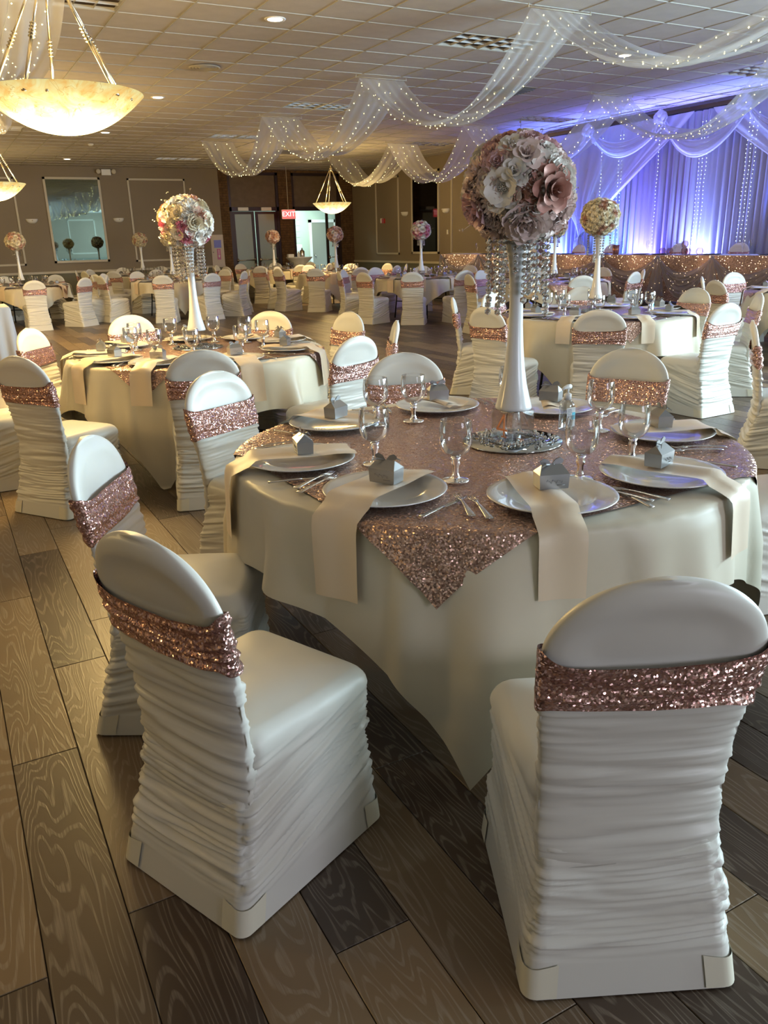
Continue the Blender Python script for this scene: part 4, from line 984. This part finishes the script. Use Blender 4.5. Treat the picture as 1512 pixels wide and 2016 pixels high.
# ================================================================ STAGE, HEAD TABLE, CURTAIN
SZ = .36
struct('stage', MB().box(10.95, XR-.02, 4.6, 17.4, 0, SZ).mesh('stage', principled('stage_carpet', (.05, .045, .05), .9), False), label='low dark stage under the head table')
t = thing('head_table', 'long head table with blush sequin skirt on the stage', 'table', (11.4, 11.3, SZ))
Y0h, Y1h = 5.2, 17.05
obj('tabletop', MB().bbox(-.42, .42, Y0h-11.3, Y1h-11.3, .735, .76, .004).mesh('tabletop', MAT['white_cloth'], False), t)
hl = thing('table_linen', 'white linen covering the top of the long head table', 'tablecloth', (11.4, 11.3, SZ+.7605))
obj('linen', MB().grid(lambda u, v: (-.43+.86*u, Y0h-11.3-.005+(Y1h-Y0h+.01)*v, .002-(.03 if u in (0, 1) else 0)), 9, 60).mesh('linen', MAT['white_cloth']), hl)
sk = thing('table_skirt', 'blush sequin table skirt along the front of the head table', 'table skirt', (10.965, 11.3, SZ))
obj('sequin_panel', MB().grid(lambda u, v: (.0-.007*v*math.sin(u*150)-.006*v*math.sin(u*61)-.005*v, Y0h-11.3+(Y1h-Y0h)*u, .765-.75*v), 420, 8).mesh('sequin_panel', MAT['skirt_pink']), sk)
obj('end_panel', MB().grid(lambda u, v: (.85*u, Y1h-11.3+.01+.012*v*math.sin(u*40), .765-.75*v), 50, 8).mesh('end_panel', MAT['skirt_pink']), sk)
AP = [17.0, 15.45, 13.5, 11.54, 10.17, 9.05, 7.8, 6.5, 5.2]
for k, (a, b) in enumerate(zip(AP, AP[1:])):
    def f(u, v, a=a, b=b, k=k):
        sag = 4*u*(1-u); z = .762-.03*v-(.26+.40*v)*sag-(.015*math.sin(v*26+sag*3)*sag)
        return (-.050-.014*math.sin(v*38+u*3)*(.3+sag)-.02*sag, a+(b-a)*u-11.3, max(.02, z))
    obj('swag', MB().grid(f, 34, 46).mesh('swag', MAT['organza']), sk)
    def g(u, v, a=a): return (-.06-.012*math.sin(u*14), a-11.3+(u-.5)*(.06+.34*v), .76-.66*v)
    obj('gathered_tail', MB().grid(g, 18, 8).mesh('gathered_tail', MAT['organza']), sk)
m = MB().ico((0, 0, 0), .035).ico((0, .045, -.01), .025).ico((0, -.045, -.01), .025)
obj('dark_bow', m.mesh('dark_bow', MAT['black']), None, (10.90, 11.54, SZ+.745), label='dark bow pinned at a swag point of the head table skirt', cat='bow')
fb = MB(); rr = random.Random(5)
for i in range(760):
    y = rr.uniform(Y0h, Y1h); q = rr.random()**1.7; fb.ico((10.935-.01*rr.random()-.03*q, y, SZ+.755-.56*q*(1 if y > 11 else 1.1)), rr.uniform(.004, .007))
fl_ = thing('fairy_lights', 'warm fairy lights scattered over the head table skirt', 'fairy lights')
obj('bulbs', fb.mesh('bulbs', MAT['bulb_warm']), fl_, kind='stuff')
for yy in (15.9, 14.2, 12.6, 10.9, 9.3, 7.7): light('skirt_glow', 'POINT', (10.74, yy, SZ+.66), 1.4, (1, .62, .32), shadow_soft_size=.25)
# chairs behind the head table
for k, yy in enumerate((16.2, 15.2, 13.62, 12.67, 10.93, 9.62, 8.42, 7.4, 6.4)):
    chair(12.02, yy, PI, '%s covered chair from the far end behind the head table' % ORD[k], 'chairs behind the head table', True, z=SZ)
HZ = SZ+.7635
def flute_mesh():
    g = MB().lathe([(.0, 0), (.032, .001), (.030, .004), (.006, .010), (.0045, .02), (.0045, .085), (.012, .10), (.022, .14), (.025, .19), (.022, .235)], 18, cap=False); return g.mesh('champagne_flute', MAT['glass'])
FLT = flute_mesh()
for k, yy in enumerate((15.95, 15.0, 13.75, 12.4, 12.22, 11.35, 10.72, 10.1, 9.95, 8.75, 8.62, 7.4)):
    obj('champagne_flute', FLT, None, (11.22, yy, HZ), label='%s champagne flute from the far end of the head table' % ORD[k], cat='glass', group='flutes on the head table')
HP = MB().lathe([(0, .004), (.10, .004), (.155, .015), (.16, .017), (.155, .011), (.1, 0), (0, 0)], 28, cap=False).mesh('dark_plate', principled('dark_charger', (.05, .04, .07), .25, coat=.5))
for k, yy in enumerate((15.6, 14.4, 13.3, 12.85, 11.9, 10.9, 10.45, 9.35, 8.3, 7.1)):
    obj('dark_plate', HP, None, (11.25, yy, HZ), label='%s dark charger plate from the far end of the head table' % ORD[k], cat='plate', group='plates on the head table')
GLB = MB().lathe([(.03, 0), (.045, .01), (.06, .045), (.055, .085), (.035, .108), (.037, .112)], 20, cap=False)
glb = GLB.mesh('glass_globe', thin_glass('rose_globe', (.8, .66, .62), .35))
for k, (yy, zz, xx) in enumerate(((10.35, 0, 11.2), (10.1, 0, 11.1), (9.92, 0, 11.25), (9.72, 0, 11.1), (9.56, 0, 11.2), (9.86, .115, 11.18))):
    obj('glass_globe', glb, None, (xx, yy, HZ+zz), label='round glass candle globe in the head table cluster, ' + ('on top' if zz else ORD[k]+' from the left'), cat='candle holder', group='glass globes')
cup = MB().lathe([(0, 0), (.05, 0), (.062, .17), (.059, .17), (.048, .01), (0, .01)], 28, cap=False); cm = principled('copper_stripes', (.30, .12, .06), .3, metal=.8)
v = obj('striped_tumbler', cup.mesh('striped_tumbler', cm), None, (11.15, 11.42, HZ), label='tall copper striped cup on the head table near the dark bow', cat='cup')
mm = MB()
for i in range(10): a = i*PI/5; mm.tube([(.0515*math.cos(a), .0515*math.sin(a), .005), (.0632*math.cos(a+.15), .0632*math.sin(a+.15), .165)], .004, 6)
obj('gold_stripe', mm.mesh('gold_stripe', MAT['rose_gold']), v)

# curtain backdrop
XC = 12.45; ZT = 3.50
cur = thing('backdrop_curtain', 'tall pleated voile curtain backdrop lit blue behind the head table', 'curtain', (XC, 0, SZ))
YS = [15.0, 13.4, 11.51, 9.73, 7.9, 6.1, 4.6]
for a, b in zip(YS, YS[1:]):
    n = int(abs(a-b)/.022)
    def f(u, v, a=a, b=b):
        y = a+(b-a)*u; ph = y*44; am = .022+.016*v
        return (am*math.sin(ph)+.012*math.sin(y*19+2)+.01*math.sin(y*97)*v, y+.006*math.cos(ph), (ZT-SZ)*(1-v)+.01)
    obj('curtain_panel', MB().grid(f, n, 6).mesh('curtain_panel', MAT['curtain']), cur)
obj('header_rod', MB().tube([(.05, 4.6, ZT-SZ+.02), (.05, 15.0, ZT-SZ+.02)], .025, 10).mesh('header_rod', MAT['black']), cur)
def swept(nm, label, ytop0, ytop1, yg, zg, dirn):
    tt = thing(nm, label, 'curtain', (XC-.10, 0, 0))
    def f(u, v):
        # u across (0 = hanging side, 1 = leading edge), v from rod to gather to floor
        yt = ytop0+(ytop1-ytop0)*u; s = min(1, v/.72); e = s**1.35
        y = yt+(yg-yt)*(math.sin(s*PI/2)**1.15 if u > .15 else e); y = yt*(1-e)+(yg+dirn*.25*(u-.5))*e + (dirn*.30*math.sin(PI*s)*u)
        z = ZT+(zg-ZT)*s - .42*math.sin(PI*s)*(1-abs(2*u-1))*.6
        if v > .72: q = (v-.72)/.28; y = yg+dirn*.25*(u-.5)-dirn*.1*q*0; z = zg+(SZ+.02-zg)*q
        x = -.03*math.sin(u*64+s*5)*(.35+.65*s)-.02*math.sin(u*27+3*s)-.05*math.sin(PI*s)*u
        return (x-.03, y, z)
    obj('voile', MB().grid(f, 110, 40).mesh('voile', MAT['sheer_dense']), tt)
    return tt
swept('swept_voile', 'sheer voile panel swept to the left over the curtain', 14.9, 10.9, 13.75, 1.35, 1)
swept('swept_voile', 'sheer voile panel swept to the right edge over the curtain', 6.3, 10.5, 7.45, 1.35, -1)
def top_swag(a, b, dip, k):
    tt = thing('curtain_swag', 'voile swag %s across the curtain top' % ('first from the left', 'second, left of the middle', 'third, brightest lit', 'fourth, at the right edge', 'fifth, outside the view')[k], 'swag', (XC-.22, 0, 0))
    def f(u, v):
        s = 4*u*(1-u); w = .10+.18*s; z = 3.42-(3.42-dip)*s**.92+w*(.5-v)
        return (-.04*math.sin(v*22)*(.4+.6*s)-.10*s, a+(b-a)*u, z)
    obj('swag_cloth', MB().grid(f, 44, 26).mesh('swag_cloth', MAT['sheer_dense']), tt)
for k, (a, b, dp) in enumerate(((14.9, 13.4, 3.1), (13.4, 11.51, 3.02), (11.51, 9.73, 2.86), (9.73, 7.9, 2.95), (7.9, 6.1, 2.95))): top_swag(a, b, dp, k)
def knot_mesh():
    m = MB(); rr = random.Random(3)
    for i in range(9):
        a = i*2.4; c = Vector((rr.uniform(-.05, 0), .05*math.cos(a), .045*math.sin(a)))
        m.lathe([(.055*math.sin(PI*q/6)*(1+.15*math.sin(q*5+i)), -.055*math.cos(PI*q/6)) for q in range(7)], 10, Matrix.Translation(c) @ Matrix.Rotation(a, 4, 'X'), cap=False)
    for sg in (-1, 1): m.grid(lambda u, v, sg=sg: (-.02-.02*math.sin(u*9), sg*(.03+.12*v)+(u-.5)*.1*v, -.02-.20*v+(u-.5)*.05), 9, 8)
    return m.mesh('fabric_knot', MAT['sheer_dense'])
KN = knot_mesh()
for k, (yy, nm) in enumerate(((13.4, 'left'), (11.51, 'middle'), (9.73, 'right'), (7.9, 'outside the view'))):
    obj('fabric_knot', KN, None, (XC-.30, yy, 3.47), label='gathered voile rosette at the curtain top, ' + nm, cat='rosette', scale=1.25)
# crystal light strands hanging down the curtain
def lstr(y0, n, w, z1, nm):
    t = thing('light_curtain_strand', 'sparkling cool white light strand, ' + nm, 'fairy lights', (XC-.16, y0, 0)); m = MB(); wr_ = MB()
    for i in range(n):
        yy = (i-(n-1)/2)*w; z = 3.3
        while z > z1: m.ico((-.01*(i % 2), yy+.008*math.sin(z*9+i), z), .0075); z -= .066
        wr_.tube([(0, yy, 3.4), (0, yy, z1)], .002, 4)
    obj('bulbs', m.mesh('bulbs', MAT['bulb_white']), t, kind='stuff'); obj('wire', wr_.mesh('wire', MAT['tulle']), t)
lstr(13.15, 1, .05, 1.1, 'thin one at the far left of the curtain'); lstr(12.62, 2, .07, .9, 'left of the small flower ball'); lstr(11.65, 1, .05, .9, 'single, right of the flower ball')
lstr(10.62, 3, .075, .9, 'triple one at the middle of the arch'); lstr(9.65, 3, .085, .9, 'triple cyan one near the right edge')
# LED uplighters on the stage behind the head table
for k, (yy, col, pw, dr) in enumerate(((14.45, (.16, .25, 1), 95, (.35, -.15, 1)), (13.0, (.20, .45, 1), 60, (.55, -.25, 1)), (11.9, (.24, .22, 1), 70, (.3, 0, 1)), (10.55, (.35, .45, 1), 60, (.35, 0, 1)), (9.5, (.10, .45, 1), 75, (.3, .1, 1)), (8.0, (.15, .25, 1), 95, (.3, .1, 1)), (6.0, (.2, .2, 1), 90, (.3, 0, 1)), (16.2, (.30, .22, 1), 35, (.1, -.6, 1)))):
    o = thing('led_uplighter', '%s black uplighter from the far end of the stage' % ORD[k], 'lamp', (12.22, yy, SZ), 0, 'stage uplighters')
    obj('housing', MB().lathe([(0, 0), (.07, 0), (.075, .02), (.075, .11), (.065, .115), (.06, .10), (0, .10)], 20, cap=False).mesh('housing', MAT['black']), o)
    obj('lens', MB().lathe([(0, .103), (.06, .103)], 20, cap=False).mesh('lens', MAT['led_blue']), o)
    light('uplight_beam', 'SPOT', (12.18, yy, SZ+.16), pw*10.5, (col[0]*.75, col[1]*.75, 1), dr, spot_size=1.7, spot_blend=.9, shadow_soft_size=.06)

# ================================================================ CEILING DRAPES
def drape_line(X0, X1, ys, sags, names, seed):
    for k, (a, b) in enumerate(zip(ys, ys[1:])):
        sag = sags[k]; sd = seed+k*3.1
        t = thing('ceiling_drape', 'sheer white swag ' + names[k], 'drape', (0, 0, 0))
        def f(u, v, a=a, b=b, sag=sag, sd=sd):
            s = 4*v*(1-v); w = X1-X0; cx = (X0+X1)/2
            x = cx+(u-.5)*w*(1-.10*s)+.02*math.sin(v*9+sd)
            z = HC-.045-sag*s+.035*s*math.sin(u*9+sd+v*3)*(1 if s > 0 else 0)-.10*s*math.sin(PI*u)*.4+.012*math.sin(u*31+sd)*(.4+s)
            z -= .10*s*(1-u)
            return (x, a+(b-a)*v+.05*math.sin(u*11+sd)*(v*(1-v)), z)
        obj('voile', MB().grid(f, 36, 44).mesh('voile', MAT['sheer']), t)
        bar = MB().tube([(X0-.05, a, HC-.03), (X1+.05, a, HC-.03)], .005, 6)
        for xx in (X0-.04, X1+.04): bar.tube([(xx, a, HC), (xx, a, HC-.04)], .006, 6)
        obj('hanging_bar', bar.mesh('hanging_bar', MAT['trim']), t)
        m = MB(); wv = MB(); rr = random.Random(int(sd*10))
        ft = thing('fairy_lights', 'warm fairy lights along the swag ' + names[k], 'fairy lights')
        for u0 in (.06, .42, .80):
            pts = []; L_ = math.hypot(b-a, 2*sag); nb = int(L_/.135)
            for i in range(nb):
                v = (i+.5)/nb; p = Vector(f(min(1, max(0, u0+.05*math.sin(i*.9+sd))), v))+Vector((0, 0, -.018 if u0 < .5 else .006)); pts.append(p)
                if rr.random() < .9: m.ico(p+Vector((rr.uniform(-.02, .02), rr.uniform(-.02, .02), rr.uniform(-.012, .012))), rr.uniform(.006, .0085))
            wv.tube(pts, .0013, 4)
        obj('bulbs', m.mesh('bulbs', MAT['bulb']), ft, kind='stuff'); obj('wire', wv.mesh('wire', MAT['black_wire']), ft)
drape_line(5.66, 6.38, [3.42, 7.16, 10.92, 14.70, 18.46], [.66, .68, .72, .70], ['largest, at the top right corner', 'second, curving behind the big flower ball', 'third, left of centre', 'fourth, farthest of the left row'], 1)
drape_line(9.86, 10.68, [4.4, 7.6, 10.83, 14.55, 17.67, 21.0], [.62, .68, .86, .82, .68], ['outside the view at right', 'in front of the blue curtain at the right edge', 'in front of the left curtain part', 'small one right of the bowl lamp', 'smallest, at the hook above the bowl lamp'], 7)
drape_line(.52, 1.34, [3.42, 7.16, 10.92, 14.70], [.52, .54, .56], ['high at the top left corner', 'behind the big bowl lamp rods', 'low at the left edge behind the bowl'], 15)

# ================================================================ PENDANT BOWL LAMPS
def bowl_mesh():
    R, dp = .475, .245; pr = []
    for i in range(19):
        r = R*i/18; pr.append((r, dp*(r/R)**2.1))
    pr += [(R-.004, dp+.006), (R-.012, dp+.002)] + [(max(0, R*i/18-.012), .012+dp*((R*i/18)/R)**2.1-.004) for i in range(17, -1, -1)]
    return MB().lathe(pr, 64, cap=False).mesh('alabaster_bowl', MAT['alabaster'])
BOWL = bowl_mesh()
def pendant(x, y, zr, label, power, rz=0., sc=1.):
    t = thing('pendant_bowl_lamp', label, 'lamp', (x, y, zr-.245), rz)
    t.scale = (sc, sc, 1); obj('alabaster_bowl', BOWL, t); top = 1.0; 
    for k in range(5):
        a = 2*PI*k/5+.3; p0 = Vector((.42*math.cos(a), .42*math.sin(a), .215)); p1 = Vector((.03*math.cos(a), .03*math.sin(a), top)); m = MB()
        m.tube([p0, p0.lerp(p1, .45)], .0105, 10); m.tube([p0.lerp(p1, .45), p1], .0085, 10)
        d = (p1-p0).normalized(); c = p0.lerp(p1, .45)
        for q in range(5): m.tube([c+d*(-.045+q*.022-.006), c+d*(-.045+q*.022), c+d*(-.045+q*.022+.006)], [.012, .0195, .012], 10)
        m.tube([p0-d*.02, p0+d*.01], [.016, .012], 8)
        obj('rod', m.mesh('rod', MAT['brass']), t)
        sc = MB().lathe([(0, 0), (.010, .001), (.009, .006), (0, .008)], 12, Matrix.Translation((.435*math.cos(a+.3), .435*math.sin(a+.3), .195)) @ Matrix.Rotation(a+.3, 4, 'Z') @ Matrix.Rotation(1.9, 4, 'Y'), cap=False)
        obj('screw_cap', sc.mesh('screw_cap', MAT['brass']), t)
    m = MB().lathe([(.0, top-.03), (.035, top-.02), (.05, top+.01), (.03, top+.04), (.012, top+.06), (.012, top+.10), (0, top+.10)], 20, cap=False)
    zt = HC-(zr-.245); m.tube([(0, 0, top+.08), (0, 0, zt-.02)], .006, 8)
    m.lathe([(0, zt-.05), (.03, zt-.045), (.065, zt-.01), (.065, zt), (0, zt)], 24, cap=False); obj('canopy_and_stem', m.mesh('canopy_and_stem', MAT['brass']), t)
    light('bowl_lamp_down', 'POINT', (x, y, zr-.36), power, WARM, shadow_soft_size=.30)
    light('bowl_lamp_up', 'POINT', (x, y, zr+.10), power*.42, WARM, shadow_soft_size=.18)
pendant(.985, 6.2, 2.458, 'large glowing alabaster bowl lamp at the top left', 120, sc=1.1)
pendant(1.05, 14.15, 2.43, 'glowing bowl lamp cut by the left edge', 170)
pendant(9.0, 19.0, 2.376, 'small distant glowing bowl lamp before the entrance', 95)
pendant(-4.2, 6.2, 2.45, 'bowl lamp outside the view at left', 110)
pendant(1.0, 21.8, 2.43, 'farthest bowl lamp hidden behind the left edge one', 45)

# ================================================================ WALL AND CEILING SMALL THINGS
def sconce(loc, rz, label):
    def f(u, v): a = PI*u; r = .15*math.sin(PI/2*(v*.98+.02))**.8; return (r*math.cos(a)*1.05, -r*.8*math.sin(a), -.12*math.cos(PI/2*v))
    m = MB().grid(f, 21, 8); m.grid(lambda u, v: (f(u, 1)[0]*(.9), f(u, 1)[1]*.9*v, -.02), 21, 2)
    t = thing('wall_sconce', label, 'wall lamp', loc, rz); obj('shade', m.mesh('shade', MAT['white']), t); obj('finial', MB().ico((0, -.13, -.04), .018).mesh('finial', MAT['brass']), t)
for x, nm in ((2.74, 'left of the wall mirror'), (5.10, 'right of the wall mirror'), (7.72, 'far right on the back wall')): sconce((x, YB-.002, 2.28), 0, 'half bowl wall sconce, unlit, ' + nm)
for y, nm in ((21.92, 'left of the black mirror'), (19.67, 'right of the black mirror')): sconce((XR-.002, y, 2.26), -PI/2, 'half bowl wall sconce, unlit, ' + nm)
t = thing('exit_sign', 'red lit exit sign hanging from a rod before the entrance', 'sign', (10.05, 24.4, 2.31), -.18)
obj('sign_body', MB().bbox(-.20, .20, -.03, .03, -.125, .125, .01).mesh('sign_body', MAT['exit'], False), t)
obj('border', MB().box(-.215, .215, -.025, .025, -.14, -.125).box(-.215, .215, -.025, .025, .125, .14).box(-.215, -.2, -.025, .025, -.14, .14).box(.2, .215, -.025, .025, -.14, .14).mesh('border', MAT['white'], False), t)
obj('rod', MB().tube([(0, 0, .13), (0, 0, HC-2.31)], .009, 8).mesh('rod', MAT['trim']), t)
def text(body, size, mat, parent, loc, rot, name, **k):
    c = D.curves.new(name, 'FONT'); c.body = body; c.size = size; c.align_x = 'CENTER'; c.align_y = 'CENTER'; c.extrude = .002; c.materials.append(mat)
    q = D.objects.new('tmp', c); C.objects.link(q); bpy.context.view_layer.update()
    me = D.meshes.new_from_object(q); D.objects.remove(q); return obj(name, me, parent, loc, rot=rot)
text('EXIT', .20, MAT['exit_text'], t, (0, -.033, 0), (PI/2, 0, 0), 'exit_lettering')
t = thing('emergency_light', 'two headed emergency light at the ceiling left of centre', 'emergency light', (4.9, YB-.06, 3.50))
obj('case', MB().bbox(-.13, .13, -.05, .05, -.07, .09, .01).mesh('case', MAT['white'], False), t)
for s_ in (-1, 1): obj('lamp_head', MB().lathe([(0, -.03), (.05, -.03), (.065, .03), (.06, .04), (0, .03)], 18, Matrix.Translation((s_*.21, -.02, .03)) @ Matrix.Rotation(PI/2, 4, 'X'), cap=False).mesh('lamp_head', MAT['trim']), t)
t = thing('extinguisher_cabinet', 'white wall cabinet with blue and magenta sign beside the brick pier', 'cabinet', (8.0, YB-.002, 1.25))
obj('cabinet_box', MB().bbox(-.20, .20, -.04, 0, -.42, .52, .01).mesh('cabinet_box', principled('cabinet_cream', (.60, .52, .45), .5), False), t)
obj('latch', MB().ico((-.15, -.05, 0), .018).mesh('latch', MAT['black']), t)
obj('blue_sign', MB().box(-.11, .12, -.05, -.041, .13, .36).mesh('blue_sign', principled('blue_sign', (.09, .08, .50), .3), False), t, label='square blue sign')
obj('magenta_label', MB().box(-.03, .08, -.05, -.041, -.22, .10).mesh('magenta_label', principled('magenta_label', (.48, .10, .26), .4), False), t, label='tall magenta label with arrow')
ar = MB(); ar.box(.018, .032, -.053, -.050, -.10, .07); ar.add([(-.005, -.053, -.10), (.055, -.053, -.10), (.025, -.053, -.17), (-.005, -.05, -.10), (.055, -.05, -.10), (.025, -.05, -.17)], [(0, 2, 1), (3, 4, 5), (0, 1, 4, 3), (1, 2, 5, 4), (2, 0, 3, 5)])
obj('arrow', ar.mesh('arrow', MAT['white'], False), t)
t = thing('fire_alarm', 'red and white fire alarm strobe on the right wall panel', 'alarm', (XR, 23.3, 2.04), -PI/2)
obj('red_case', MB().bbox(-.02, .12, -.05, 0, -.06, .08, .008).mesh('red_case', principled('alarm_red', (.45, .03, .03), .4), False), t); obj('strobe', MB().bbox(-.10, -.02, -.06, 0, -.05, .09, .01).mesh('strobe', MAT['white'], False), t)
obj('light_switch', MB().bbox(-.035, .035, -.012, 0, -.06, .06, .004).mesh('light_switch', MAT['white'], False), None, (XR, 19.6, 1.65), -PI/2, label='white switch plate right of the black mirror', cat='switch')
obj('smoke_detector', MB().lathe([(0, -.045), (.04, -.042), (.06, -.02), (.065, 0), (0, 0)], 24, cap=False).mesh('smoke_detector', MAT['white']), None, (3.6, 19.9, HC-.002), label='small round ceiling detector far left of centre', cat='smoke detector')
